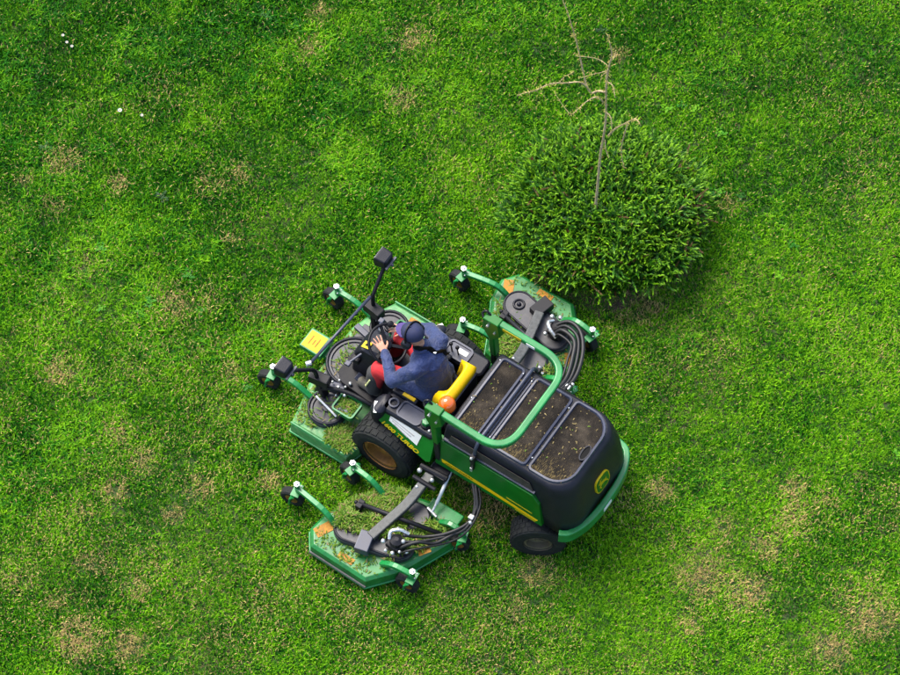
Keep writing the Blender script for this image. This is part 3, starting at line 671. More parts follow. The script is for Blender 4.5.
# ---- folded roll bar
roll = MB().tube(fillet([(-0.49, 0.51, 1.55), (-1.25, 0.52, 1.52), (-1.25, -0.53, 1.52), (-0.42, -0.53, 1.56)], 0.27, 10), 0, flat=(0.033, 0.033)).build('roll_bar', M['arm'], mow, bevel=0.006)
for s in (1, -1):
    y = s*0.52; k0 = len(MBS)
    MB().tube([(-0.47, y, 1.0), (-0.43, y, 1.54)], 0, flat=(0.04, 0.032)).build('post', M['green'], roll, bevel=0.006)
    MB().tube([(-0.49, y*.97, 0.55), (-0.47, y, 0.99)], 0, flat=(0.034, 0.03)).build('lower_post', M['black'], roll, bevel=0.006)
    b = MB(); b.loft([[(-.36, y-.045, 1.60), (-.52, y-.045, 1.60), (-.55, y-.045, 1.42), (-.44, y-.045, 1.26), (-.36, y-.045, 1.42)], [(-.36, y+.045, 1.60), (-.52, y+.045, 1.60), (-.55, y+.045, 1.42), (-.44, y+.045, 1.26), (-.36, y+.045, 1.42)]]); b.build('hinge_plate', M['green'], roll, bevel=0.008)
    b = MB(); b.tube([(-.42, y-.07, 1.53), (-.42, y+.07, 1.53)], .014, 8); b.tube([(-.49, y-.06, 1.45), (-.49, y+.06, 1.45)], .011, 8); b.build('pin', M['chrome'], roll)
    b = MB(); b.tube(smooth_path([(-.40, y-.02, 1.60), (-.36, y-.02, 1.63), (-.33, y, 1.60), (-.36, y+.03, 1.58)]), .012, 6); b.build('grip', M['black'], roll)
    if s > 0:
        for o_ in MBS[k0:]: o_.location.x = -0.07
b = MB(); b.box((-0.66, -0.4945, 1.553), (0.2, 0.004, 0.04)); b.build('caution_label', M['decal'], roll)
b = MB(); b.box((-0.86, -0.4945, 1.545), (0.09, 0.004, 0.035)); b.build('white_label', M['white'], roll)

# ---- beacon
bc = MB().tube([(-0.49, 0.30, 0.85), (-0.49, 0.29, 1.2)], 0.014, 8).build('beacon', M['black'], mow)
b = MB(); b.lathe([(.078, 0), (.085, .02), (.08, .03)], 20, Matrix.Translation((-0.49, .29, 1.2))); b.build('beacon_base', M['black'], bc)
b = MB(); b.lathe([(.077, .03), (.081, .06), (.075, .11), (.057, .145), (.03, .16), (.003, .166)], 24, Matrix.Translation((-0.49, .29, 1.2))); b.build('lens', M['beacon'], bc, True)

# ---- seat
st = MB(); st.prism(rrect(-0.34, 0.16, -0.23, 0.23, 0.08), 0.72, 0.84, 0.03); seat = st.build('seat', M['plastic'], mow, bevel=0.01)
prof = []
for z, xo, hw, th in ((0.80, -0.33, 0.20, 0.06), (0.95, -0.35, 0.22, 0.09), (1.07, -0.365, 0.23, 0.11), (1.13, -0.375, 0.228, 0.11), (1.17, -0.385, 0.21, 0.085), (1.19, -0.40, 0.18, 0.04)):
    ring = []
    n = 16
    for i in range(n+1): t = -1+2*i/n; ring.append((xo+0.075*abs(t)**5, hw*t, z))
    for i in range(n, -1, -1): t = -1+2*i/n; ring.append((xo-th+0.03*abs(t)**6, hw*t*1.05, z-0.005))
    prof.append(ring)
MB().loft(prof).build('seat_back', M['yellow'], seat, True)
b = MB(); b.box((-.475, 0, .95), (.05, .38, .36), ch=.02); b.build('seat_shell', M['plastic'], seat)
b = MB(); b.box((-0.02, 0.27, 0.90), (0.26, 0.055, 0.05), ch=0.015); b.build('armrest', M['plastic'], seat)
b = MB(); b.box((-0.06, 0.27, 0.928), (0.13, 0.035, 0.012), ch=0.004); b.build('armrest_pad', M['yellow'], seat)
b = MB(); b.box((-0.02, -0.28, 0.90), (0.26, 0.055, 0.05), ch=0.015); b.build('armrest', M['plastic'], seat)
b = MB(); b.prism(rrect(-0.54, 0.2, -0.27, 0.27, 0.04), 0.55, 0.73, 0.02); b.build('seat_base', M['black'], mow)

# ---- fenders with consoles
def fen_pt(x, z, s, off=0.0):
    return (x, s*(0.60-0.52*(z-0.60)+off), z+off*0.4)
def fender(s):
    f = fen_poly([(0.16, 0.80), (0.10, 0.72), (-0.46, 0.60), (-0.50, 0.62), (-0.48, 0.86), (0.10, 0.86)], s, -0.05, 0.0).build('fender', M['green'], mow, bevel=0.006)
    y0, y1 = sorted((s*0.28, s*0.485))
    b = MB(); b.prism(rrect(-0.47, 0.12, y0, y1, 0.05), 0.70, 0.885, 0.02); con = b.build('console', M['plastic'], f, bevel=0.006)
    yi0, yi1 = sorted((s*0.315, s*0.455)); tr_ = rrect(-0.27, -0.05, yi0, yi1, 0.03)
    b = MB(); b.ringprism(inset(tr_, -0.018), tr_, 0.882, 0.902); b.build('tray_rim', M['trim'], f)
    b = MB(); b.prism(tr_, 0.878, 0.889); b.build('tray_floor', M['trim'], f)
    c_ = circ(0.03, s*0.385, 0.035, 20); b = MB(); b.ringprism(inset(c_, -0.015), c_, 0.882, 0.91); b.build('cup_holder', M['trim'], f)
    # rounded nose in front of the fender
    b = MB(); b.loft([[(x, y, z) for x, y in rrect(0.06, 0.06+d, *sorted((s*0.33, s*0.54)), min(0.09, d*.45))] for z, d in ((0.66, 0.15), (0.80, 0.16), (0.86, 0.13), (0.885, 0.08))]); b.build('fender_nose', M['plastic'], f, True)
    b = MB(); b.box((0.155, s*0.50, 0.868), (0.03, 0.12, 0.006), Matrix.Rotation(s*0.5, 3, 'Z')); b.build('reflector', M['white'], f)
    return f
fl = fender(1); fr = fender(-1)
b = MB(); b.lathe([(.052, .87), (.052, .90), (.045, .905)], 20, Matrix.Translation((-.335, .40, .01))); b.build('cap_neck', M['black'], fl)
b = MB(); b.lathe([(.04, .90), (.043, .93), (.036, .945), (.003, .947)], 6, Matrix.Translation((-.335, .40, .01))); b.build('fuel_cap', M['arm'], fl)
for p_ in ((-.40, .36, .90), (-.395, .44, .89)): b = MB(); b.ball(p_, .017); b.build('screw', M['chrome'], fl)
fen_poly([(0.0, 0.856), (0.0, 0.780), (-0.33, 0.704), (-0.345, 0.815)], 1, 0.0, 0.004).build('white_label', M['white'], fl)
for k in range(3): fen_poly([(0.0-0.03*k, 0.825-0.023*k), (0.0-0.03*k, 0.815-0.023*k), (-0.28+0.03*k, 0.771-0.023*k), (-0.28+0.03*k, 0.781-0.023*k)], 1, 0.002, 0.0055).build('print_line', M['grey'], fl)
side_text('1600 TURBO', 0.052, 0.075, 0.722, 1, 0.005, 'lettering', M['decal'], fl, slope=0.21, shear=0.4, sx=1.5, bold=0.002, pt=fen_pt)
b = MB(); b.box((-.2, -.40, .8915), (.10, .05, .004)); b.build('white_label', M['white'], fr)
# control levers by the seat, right side
for k in range(3):
    b = MB(); b.tube([(-.04-.07*k, -.36, .86), (-.02-.07*k, -.365, .98)], .008, 6); b.ball((-.02-.07*k, -.365, 1.0), .02); b.build('lever', M['black'], fr)

# ---- foot platform, pedals, front frame
b = MB(); b.prism([(0.70, -.30), (0.78, -.22), (.78, .22), (.70, .30), (.2, .34), (.2, -.34)][::1], 0.44, 0.475); pf = b.build('foot_platform', M['black'], mow, bevel=0.008)
for s in (1, -1):
    b = MB(); b.tube(fillet([(.2, s*.35, .50), (.55, s*.36, .50), (.74, s*.44, .52), (.86, s*.46, .40)], .1), .022, 8); b.build('frame_rail', M['black'], pf, True)
    b = MB(); b.box((.52, s*.2, .53), (.14, .08, .015), Matrix.Rotation(-.5, 3, 'Y'), ch=.004); b.tube([(.50, s*.2, .47), (.53, s*.2, .53)], .01, 6); b.build('pedal', M['trim'], pf)
# left boarding step: green pan
sp = rrect(.40, .62, .37, .56, .03)
b = MB(); b.prism(sp, .40, .412); b.ringprism(inset(sp, -.008), inset(sp, .008), .40, .455); stp = b.build('boarding_step', M['arm'], mow)
clippings('grass_clippings', inset(sp, .015), .415, 260, stp, .05)
sp2 = [(x, -y) for x, y in sp][::-1]
b = MB(); b.prism(sp2, .40, .412); b.ringprism(inset(sp2, -.008), inset(sp2, .008), .40, .455); b.build('boarding_step', M['arm'], mow)
# steering tower
b = MB()
b.loft([[(x, y, z) for x, y in rrect(xa, xb, -hw, hw, .03)] for z, xa, xb, hw in ((.46, .48, .70, .13), (.70, .47, .67, .14), (.88, .40, .64, .155), (.96, .37, .58, .13), (.99, .40, .53, .09))])
tow = b.build('steering_tower', M['plastic'], mow, bevel=.01)
b = MB(); R_ = Matrix.Rotation(math.radians(20), 3, 'Y'); b.box((.545, .07, .990), (.085, .075, .004), R_); b.build('warning_label', M['decal'], tow)
b = MB(); b.box((.545, .07, .9935), (.024, .024, .003), R_); b.build('warning_symbol', M['ink'], tow)
for s in (-1, 1):
    b = MB(); b.tube([(.55, s*.12, .92), (.62, s*.26, .86)], .012, 6); b.box((.62, s*.27, .86), (.05, .05, .03), ch=.008); b.build('switch_arm', M['trim'], tow)
b = MB(); b.box((.60, 0, .80), (.08, .40, .08), ch=.02); b.build('dash_crossmember', M['black'], tow)
SW = Matrix.Translation((.36, 0.0, 1.09)) @ Matrix.Rotation(math.radians(-28), 4, 'Y')
b = MB(); b.tube([SW @ Vector((.185*math.cos(a), .185*math.sin(a), 0)) for a in [2*math.pi*i/36 for i in range(36)]], .014, 8, closed=True); sw = b.build('steering_wheel', M['black'], mow, True)
b = MB(); b.lathe([(.05, -.06), (.055, -.02), (.04, 0), (.003, .004)], 16, SW); b.build('hub', M['plastic'], sw)
for a in (math.radians(90), math.radians(210), math.radians(330)):
    b = MB(); b.tube([SW @ Vector((.04*math.cos(a), .04*math.sin(a), -.02)), SW @ Vector((.18*math.cos(a), .18*math.sin(a), 0))], 0, flat=(.016, .006)); b.build('spoke', M['black'], sw)
b = MB(); b.tube([(.46, 0, .95), SW @ Vector((0, 0, -.04))], .025, 10); b.build('column', M['black'], sw)
b = MB(); b.lathe([(.028, .02), (.03, .05), (.018, .07), (.003, .072)], 12, SW @ Matrix.Translation((.10, -.15, 0))); b.build('spinner_knob', M['black'], sw)
b = MB(); b.ball((.52, -.13, 1.0), .022); b.build('gauge', M['chrome'], tow)

# ---- lamp arms with lamps and the thin rail between them
LP = {1: Vector((1.0, .726, 1.08)), -1: Vector((.90, -.726, 1.08))}
for s in (1, -1):
    L = LP[s]; base = Vector((.84, s*.45, .56))
    b = MB(); b.tube([(.80, s*.42, .30), base], 0, flat=(.035, .03)); b.box((.83, s*.44, .60), (.20, .10, .12), Matrix.Rotation(s*.15, 3, 'Z'), ch=.012); la = b.build('lamp_arm', M['black'], mow)
    b = MB(); b.tube(fillet([base, (.86, s*.47, .80), L+Vector((-.02, -s*.06, -.12)), L+Vector((-.02, 0, -.05))], .06), [.024]*0 or .02, 8); b.build('stalk', M['black'], la, True)
    b = MB(); b.loft([[tuple(L+Vector((x, y, z))) for y, z in [(p[0], p[1]) for p in rrect(-hw, hw, -hh_, hh_, .02, 4)]] for x, hw, hh_ in ((-.06, .055, .05), (-.045, .07, .062), (.045, .08, .07), (.06, .08, .07))]); b.build('lamp_housing', M['plastic'], la)
    b = MB(); b.box(L+Vector((.062, 0, 0)), (.006, .14, .12), ch=.002); b.build('lamp_lens', M['white'], la)
    b = MB(); b.box(L+Vector((-.075, 0, -.02)), (.02, .16, .025)); b.ball(L+Vector((-.09, -s*.08*0, -.03)), .017); b.build('lamp_bracket', M['trim'], la)
b = MB(); b.tube([(.93, .44, .80), (.87, -.45, .80)], .016, 8); rail = b.build('front_rail', M['trim'], mow, True)
b = MB(); b.tube([(.955, .47, .80), (.925, .43, .80)], .028, 10); b.build('rail_end', M['chrome'], rail)

# ---- casters
def caster_parts():
    t = MB(); R, W = .115, .085; hw = W/2; prof = [(r, x) for x, r in ((-hw*.7, .06), (-hw, .075), (-hw, R*.88), (-hw*.7, R), (hw*.7, R), (hw, R*.88), (hw, .075), (hw*.7, .06))]
    t.lathe(prof, 26, Matrix.Rotation(math.pi/2, 4, 'X'), cap=False)
    r = MB(); r.lathe([(.064, -hw*.75), (.05, -hw*.6), (.02, -hw*.9), (.02, hw*.9), (.05, hw*.6), (.064, hw*.75)], 20, Matrix.Rotation(math.pi/2, 4, 'X'))
    f = MB()
    for s in (1, -1): f.tube([(0, s*.062, -.01), (0.01, s*.062, .10), (.05, s*.058, .155)], 0, flat=(.03, .007))
    f.box((.05, 0, .158), (.08, .135, .014), ch=.003); f.tube([(.055, 0, .15), (.055, 0, .29)], .022, 10)
    f.tube([(0, -.075, 0), (0, .075, 0)], .011, 8)
    k = MB(); k.lathe([(.027, .285), (.030, .29), (.030, .302), (.012, .304), (.012, .318), (.003, .319)], 6, Matrix.Translation((.055, 0, 0)))
    k2 = MB(); k2.ball((.0, .075, 0), .012); k2.ball((0, -.075, 0), .012); k2.ball((.09, .024, .235), .009); k2.ball((.09, -.024, .235), .009)
    ms = []
    for nm, q, mm in (('fork', f, 'arm'), ('tyre', t, 'tyre'), ('rim', r, 'rimgold'), ('cap', k, 'chrome'), ('bolts', k2, 'chrome')):
        me_ = q.mesh(nm); me_.materials.append(M[mm]); ms.append((nm, me_))
    return ms
CP = caster_parts()
def caster(arm_pts, rz):
    """arm from the deck to the swivel; wheel trails below it"""
    P = [Vector(p) for p in arm_pts]; S = smooth_path([tuple(p) for p in P], 5)
    a = MB().tube(S, 0, flat=(.026, .022)).build('caster_arm', M['arm'], mow, bevel=.005)
    e = P[-1]
    for nm, me_ in CP:
        o = bpy.data.objects.new(nm, me_); COL.objects.link(o); o.parent = a
        o.rotation_euler = (0, 0, rz)
        if nm == 'bolts': o['kind'] = 'stuff'
        o.location = (e.x-.055*math.cos(rz), e.y-.055*math.sin(rz), .117)
    return a

# ---- front cutting deck
def deck(name, poly, z0, z1, rim=True, m='deck'):
    b = MB(); b.loft([[(x, y, z0) for x, y in inset(poly, -.008)], [(x, y, z1-.03) for x, y in poly], [(x, y, z1) for x, y in inset(poly, .03)]])
    d = b.build(name, M[m], mow, bevel=.006)
    if rim:
        b = MB(); b.tube([(x, y, z0+.01) for x, y in inset(poly, -.012)], .012, 6, closed=True); b.build('deck_skirt', M['arm'], d, True)
    return d
fp = [(1.02, -.34), (1.02, .36), (.99, .46), (.91, .82), (.28, .82), (.22, .60), (.22, -.58), (.28, -.79), (.83, -.79), (.97, -.52)]
fd = deck('cutting_deck', fp, .07, .24)
b = MB(); b.tube([(.91, .815, .245), (.30, .815, .245)], .012, 6); b.build('deck_lip', M['arm'], fd)
b = MB(); b.tube([(.83, -.785, .245), (.30, -.785, .245)], .012, 6); b.build('deck_lip', M['arm'], fd)
for (cx, cy, r, z) in ((.74, .02, .27, .37), (.70, .52, .19, .30), (.70, -.50, .19, .30)):
    b = MB(); b.lathe([(r, .235), (r, z-.02), (r-.02, z), (r-.05, z), (r-.06, z-.015), (.05, z-.015), (.045, z+.01), (.003, z+.012)], 36, Matrix.Translation((cx, cy, 0)), cap=False); b.build('belt_cover', M['cover'], fd)
    b = MB(); b.tube([(cx+(r-.015)*math.cos(a), cy+(r-.015)*math.sin(a), z) for a in [2*math.pi*i/32 for i in range(32)]], .016, 8, closed=True); b.build('cover_rim', M['plastic'], fd, True)
b = MB(); b.prism([(.93, -.42), (.95, .30), (.84, .42), (.5, .46), (.45, -.46), (.85, -.42)], .236, .272); b.build('cover_plate', M['cover'], fd, bevel=.008)
for x, y, a in ((.72, .33, .3), (.55, .50, .2), (.86, -.28, -.2), (.66, -.36, .1)):
    b = MB(); b.box((x, y, .40), (.16, .06, .05), Matrix.Rotation(a, 3, 'Z'), ch=.01); b.build('cover_bracket', M['trim'], fd)
b = MB()
for x, y, z in ((.80, .38, .45), (.76, .34, .46), (.71, .30, .48), (.68, .36, .47), (.62, .33, .49), (.66, .43, .44), (.58, .40, .48), (.60, .28, .5), (.80, -.42, .46), (.74, -.45, .45), (.88, .30, .42)): b.ball((x, y, z), random.uniform(.012, .022), 6)
tag(b.build('fittings', M['chrome'], fd), kind='stuff')
clippings('grass_clippings', circ(.74, .02, .2, 12), .362, 260, fd, .02)
clippings('grass_clippings', [(.85, .38), (.85, .66), (.55, .70), (.5, .40)], .30, 70, fd, .02)
b = MB(); b.tube([(.84, .50, .345), (.56, .57, .345)], .010, 6); b.build('tie_rod', M['rod'], fd)
# front centre bracket with yellow caution plate
b = MB(); b.box((1.17, .03, .30), (.24, .22, .07), ch=.008); b.box((1.04, .03, .24), (.12, .10, .06)); fb = b.build('front_bracket', M['arm'], mow)
b = MB(); b.box((1.185, .035, .337), (.18, .185, .004)); b.build('caution_plate', M['yellow'], fb)
for dx, dy, l in ((0.04, 0, .10), (0, .01, .06), (-.035, 0, .10)):
    b = MB(); b.box((1.185+dx, .035+dy, .3405), (.012, l, .003)); b.build('print_line', M['warn'], fb)
clippings('grass_clippings', [(.52, .79), (.30, .79), (.25, .50), (.48, .55), (.56, .72)], .245, 3600, fd, .07)
clippings('grass_clippings', [(.98, .36), (.90, .76), (.7, .76), (.66, .68), (.9, .4)], .243, 260, fd, .02)
clippings('grass_clippings', [(.98, -.34), (.98, .30), (.86, .28), (.86, -.34)], .243, 700, fd, .03)
b = MB(); b.box((.50, -.70, .2425), (.22, .07, .004)); b.build('caution_label', M['warn'], fd)
b = MB(); b.box((.33, -.72, .243), (.06, .06, .004)); b.build('caution_label', M['yellow'], fd)
caster([(.90, .50, .255), (1.10, .50, .34), (1.33, .50, .335)], math.radians(180+8))
caster([(.92, -.525, .255), (1.12, -.53, .34), (1.33, -.535, .335)], math.radians(180-10))
for s in (1, -1):
    b = MB(); b.tube(fillet([(.15, s*.27, .38), (.45, s*.27, .42), (.72, s*.25, .33)], .1), 0, flat=(.03, .03)); b.build('lift_arm', M['black'], mow)

# ---- wing decks
WP = [(.04, 1.73), (.15, 1.58), (.12, 1.38), (-.04, 1.10), (-.16, .84), (-.62, .74), (-.90, .76), (-1.0, .98), (-.79, 1.47), (-.57, 1.74)]
for s in (1, -1):
    def m_(p): return (p[0], s*p[1])+tuple(p[2:])
    P = [m_(p) for p in WP]
    if s < 0: P = P[::-1]
    wd = deck('cutting_deck', P, .06, .21, m='wing')
    b = MB(); b.tube([m_((.05, 1.745, .1)), m_((-.58, 1.755, .1))], .013, 6); b.build('outer_skid', M['steel'], wd)
    sd_ = stadium(m_((-.64, 1.30)), m_((-.17, 1.40)), .15, .155)
    b = MB(); b.prism(sd_, .20, .28, .02); b.build('belt_cover', M['cover'], wd, bevel=.005)
    b = MB(); b.tube([(x, y, .278) for x, y in inset(sd_, .015)], .012, 6, closed=True); b.build('cover_rim', M['plastic'], wd, True)
    b = MB(); b.prism(circ(-.60, s*.98, .15), .20, .285, .02); b.build('belt_cover', M['cover'], wd, bevel=.005)
    b = MB(); b.tube([(-.17+.05*math.cos(a), s*1.40+.05*math.sin(a), .285) for a in [2*math.pi*i/16 for i in range(16)]], .012, 6, closed=True); b.ball((-.17, s*1.40, .28), .025); b.build('spindle_cap', M['plastic'], wd, True)
    # lift arm from the chassis out to the deck, with pivot
    b = MB(); b.tube(fillet([m_((-.55, .38, .50)), m_((-.53, .72, .47)), m_((-.51, .95, .40)), m_((-.40, 1.40, .345))], .1), 0, flat=(.046, .03)); lf = b.build('lift_arm', M['steel'], mow, bevel=.005)
    b = MB(); b.box(m_((-.38, 1.47, .315)), (.13, .20, .10), Matrix.Rotation(s*.25, 3, 'Z'), ch=.008); b.build('pivot_block', M['trim' if s > 0 else 'black'], lf)
    b = MB(); b.tube([m_((-.42, .62, .52)), m_((-.70, .60, .52))], .03, 10); b.tube([m_((-.42, .74, .50)), m_((-.66, .74, .50))], .022, 8); b.box(m_((-.60, .55, .47)), (.18, .18, .12), ch=.01); b.build('pivot_pin', M['black'], lf)
    b = MB(); b.ball(m_((-.45, .68, .55)), .026); b.ball(m_((-.60, .70, .55)), .022); b.ball(m_((-.50, .80, .47)), .018); tag(b.build('fittings', M['chrome'], lf), kind='stuff')
    # hydraulic cylinder
    b = MB(); b.tube([m_((-.67, .42, .56)), m_((-.715, .80, .36))], .017, 10); hc = b.build('hydraulic_cylinder', M['rod'], mow, True)
    b = MB(); b.tube([m_((-.712, .76, .38)), m_((-.72, .88, .32))], .012, 8); b.tube([m_((-.66, .86, .32)), m_((-.78, .89, .32))], .014, 8); b.build('rod_end', M['chrome'], hc)
    # cross tube
    b = MB(); b.tube([m_((-.12, 1.19, .36)), m_((-.92, 1.02, .345))], .022, 10); ct = b.build('deck_tube', M['black'], wd, True)
    b = MB(); b.box(m_((-.14, 1.19, .30)), (.06, .09, .16), ch=.008); b.ball(m_((-.10, 1.20, .37)), .02); b.build('tube_bracket', M['black'], wd)
    b = MB(); b.box(m_((-.80, .80, .235)), (.34, .16, .05), ch=.01); b.build('inner_guard', M['arm'], wd)
    # motor and hoses
    b = MB(); b.lathe([(.075, .26), (.075, .36), (.06, .38), (.06, .44), (.02, .46), (.003, .46)], 16, Matrix.Translation(m_((-.64, 1.33, 0)))); b.box(m_((-.64, 1.33, .34)), (.17, .13, .06), ch=.01); mo = b.build('deck_motor', M['black'], wd)
    b = MB()
    b.tube(fillet([m_((-.58, 1.36, .44)), m_((-.55, 1.30, .48)), m_((-.62, 1.24, .48)), m_((-.70, 1.22, .44))], .04), .017, 8)
    for p in ((-.54, 1.40, .42), (-.60, 1.45, .38), (-.66, 1.43, .36), (-.72, 1.40, .40), (-.70, 1.31, .44), (-.76, 1.35, .36), (-.58, 1.22, .4)): b.ball(m_(p), random.uniform(.016, .024), 6)
    tag(b.build('fittings', M['chrome'], wd), kind='stuff')
    for k, (o1, o2) in enumerate(((0, 0), (.045, .05), (.06, -.05), (.13, .07))):
        pth = smooth_path([m_((-.66-.02*k, 1.26+.05*k, .44-.02*k)), m_((-.82, 1.15+o1*1.6, .40+.03*k)), m_((-.99-o2*.6, 1.02+o1*.9-o2, .45-.02*k)), m_((-1.10-o1*.3, .84+o2, .50)), m_((-1.06-o1*.4, .68, .56)), m_((-.93-o1*.5, .52, .60)), m_((-.86-o1*.5, .34, .52))], 6)
        if s < 0:
            o3 = .055*k
            pth = smooth_path([(-.60-.03*k, -1.30+.03*k, .42), (-.72, -1.40+o3, .50), (-.88, -1.36+o3, .52), (-1.02+o3*.5, -1.18+o3*.8, .52), (-1.10+o3*.6, -.92+o3*.4, .52), (-1.07+o3*.4, -.70, .55), (-.95, -.50, .58), (-.86, -.33, .52)], 6)
        b = MB(); b.tube(pth, (.017, .014, .018, .010)[k]*(1 if s > 0 else 1.25), 8); b.build('hose', M['hose'], mow, True)
    b = MB(); b.box(m_((-1.10, .80, .52)), (.05, .05, .06), ch=.01); b.ball(m_((-1.12, .85, .53)), .02); b.build('hose_clamp', M['chrome'], mow)
    # caution labels
    R_ = Matrix.Rotation(s*.12, 3, 'Z')
    b = MB(); b.box(m_((.035, 1.53, .214)), (.10, .17, .004), Matrix.Rotation(-s*.45, 3, 'Z')); b.build('caution_label', M['warn'], wd)
    b = MB(); b.box(m_((-.30, 1.655, .214)), (.16, .065, .004)); b.build('caution_label', M['warn'], wd)
    b = MB(); b.box(m_((-.85, 1.20, .214)), (.12, .06, .004), Matrix.Rotation(s*1.0, 3, 'Z')); b.build('caution_label', M['warn'], wd)
    # clippings: the left wing is buried, the right one only dusted
    clippings('grass_clippings', [m_(p) for p in ((.02, 1.70), (.10, 1.55), (-.1, 1.55), (-.6, 1.5), (-.75, 1.48), (-.56, 1.70))], .213, 260 if s > 0 else 90, wd, .012, L=(.015, .05))
    amt = 1.0 if s > 0 else 0.22
    for poly, n, zc in (([(.05, 1.36), (-.10, 1.06), (-.2, .86), (-.48, .80), (-.50, 1.10), (-.25, 1.28)], 2600, .215), ([(-.07, 1.46), (-.02, 1.36), (-.35, 1.18), (-.45, 1.28), (-.30, 1.40)], 600, .28), ([(-.40, 1.35), (-.46, .98), (-.58, 1.0), (-.60, 1.25)], 500, .285), ([(-.62, 1.50), (-.95, 1.02), (-.90, .85), (-.62, 1.0)], 500, .215)):
        q = [m_(p) for p in poly]; n = int(n*amt)
        if s < 0 and zc > .25: continue
        clippings('grass_clippings', q, zc, n*3, wd, .12)
    # casters
    caster([m_((-.02, 1.44, .225)), m_((.12, 1.42, .345)), m_((.44, 1.37, .335))], math.radians(180+s*10))
    caster([m_((-.24, .95, .225)), m_((-.08, .93, .345)), m_((.14, .905, .335))], math.radians(180-s*16))
    caster([m_((-.60, 1.52, .225)), m_((-.74, 1.52, .345)), m_((-.93, 1.50, .335))], math.radians(180+s*5) if s > 0 else math.radians(165))
    caster([m_((-.78, .90, .225)), m_((-.92, .895, .345)), m_((-1.08, .893, .335))], math.radians(180+s*20))

# ==================================================================== the driver
man = empty('person', (MO[0], MO[1], 0), HEAD)
tag(man, 'driver in navy jacket, red trousers, blue cap and ear defenders seated on the mower', 'person')
def caps_union(segs, balls=(), voxel=0.008, smooth=4):
    """tapered capsules and ellipsoids fused into one continuous surface"""
    b = MB()
    for p, q, r1, r2 in segs:
        p = Vector(p); q = Vector(q); d = q-p; L = d.length; Mx = Matrix.Translation(p) @ d.to_track_quat('Z', 'Y').to_matrix().to_4x4()
        prof = [(max(.0005, r1*math.sin(a)), -r1*math.cos(a)) for a in [math.pi/2*i/5 for i in range(6)]]+[(max(.0005, r2*math.cos(a)), L+r2*math.sin(a)) for a in [math.pi/2*i/5 for i in range(6)]]
        b.lathe(prof, 14, Mx)
    for c, rad, R in balls:
        prof = [(max(.002, math.sin(math.pi*i/12)), -math.cos(math.pi*i/12)) for i in range(13)]
        Mx = Matrix.Translation(Vector(c)) @ (R or Matrix.Identity(4)) @ Matrix.Diagonal((*rad, 1)); b.lathe(prof, 18, Mx)
    me = b.mesh('tmp'); o = bpy.data.objects.new('tmp', me); COL.objects.link(o)
    r = o.modifiers.new('r', 'REMESH'); r.mode = 'VOXEL'; r.voxel_size = voxel
    s = o.modifiers.new('s', 'SMOOTH'); s.factor = 0.5; s.iterations = smooth
    bpy.context.view_layer.update()
    out = bpy.data.meshes.new_from_object(o.evaluated_get(bpy.context.evaluated_depsgraph_get()))
    bpy.data.objects.remove(o); bpy.data.meshes.remove(me); out.materials.clear()
    return out
pel = Vector((-.16, 0, .95)); chest = Vector((-.09, 0, 1.24)); neck = Vector((-.02, 0, 1.42)); head = Vector((.075, .005, 1.565))
shl = Vector((-.07, .20, 1.34)); shr = Vector((-.08, -.20, 1.31)); ell = Vector((.10, .31, 1.13)); elr = Vector((.12, -.33, 1.12))
wrl = Vector((.32, .10, 1.13)); wrr = Vector((.30, -.20, 1.12))
hip = {1: Vector((-.12, .10, .93)), -1: Vector((-.12, -.10, .93))}; kn = {1: Vector((.31, .20, .97)), -1: Vector((.33, -.20, .97))}; an = {1: Vector((.37, .21, .58)), -1: Vector((.42, -.20, .57))}
def hand_segs(w, fwd, lat, up, splay=1.0, curl=.3):
    """palm, four unequal bent fingers and a thumb leaving the side of the palm"""
    sg = []; pc = w+fwd*.045
    for t in (-.03, -.01, .01, .03): sg.append((w+lat*t*.6+fwd*.005, w+fwd*.085+lat*t, .015, .012))
    for i, (t, L) in enumerate(((-.033, .058), (-.011, .072), (.011, .078), (.033, .070))):
        base = w+fwd*.088+lat*t; d1 = (fwd+lat*t*6*splay+up*.15).normalized(); d2 = (fwd+lat*t*6*splay-up*curl).normalized()
        m_ = base+d1*L*.55; sg += [(base, m_, .0095, .0085), (m_, m_+d2*L*.5, .0085, .007)]
    b0 = w+fwd*.03+lat*.032; b1 = b0+(lat*.8+fwd*.6).normalized()*.04; b2 = b1+(lat*.5+fwd*.9-up*.3).normalized()*.032
    sg += [(b0, b1, .013, .0105), (b1, b2, .0105, .0085)]
    return sg
fl_ = Vector((.86, -.34, .16)).normalized(); upv = Vector((-.15, 0, 1)); latl = upv.cross(fl_).normalized()*-1; upl = fl_.cross(latl).normalized(); upl = upl if upl.z > 0 else -upl
fr_ = Vector((.9, .35, -.1)).normalized(); latr = Vector((0, 0, 1)).cross(fr_).normalized(); upr = Vector((0, 0, 1))
segs = [(pel, chest, .12, .13), (chest, neck, .11, .06), (neck, head-Vector((.02, 0, .03)), .055, .055),
        (shl, ell, .05, .042), (ell, wrl, .04, .028), (shr, elr, .05, .042), (elr, wrr, .04, .028), (chest, shl, .09, .06), (chest, shr, .09, .06)]
for s in (1, -1): segs += [(hip[s], kn[s], .08, .055), (kn[s], an[s], .055, .04), (an[s], an[s]+Vector((.13, 0, -.06)), .04, .03), (pel, hip[s], .1, .09)]
segs += hand_segs(wrl, fl_, latl, upl, 1.5, .12)+hand_segs(wrr, fr_, latr, upr, .8, 1.2)
face = Matrix.Rotation(math.radians(22), 4, 'Y')
segs += [(head+Vector((.088, 0, -.035)), head+Vector((.108, 0, -.06)), .010, .014), (head+Vector((.06, 0, -.10)), head+Vector((.075, 0, -.115)), .03, .022), (head+Vector((.085, -.02, -.092)), head+Vector((.085, .02, -.092)), .009, .009)]
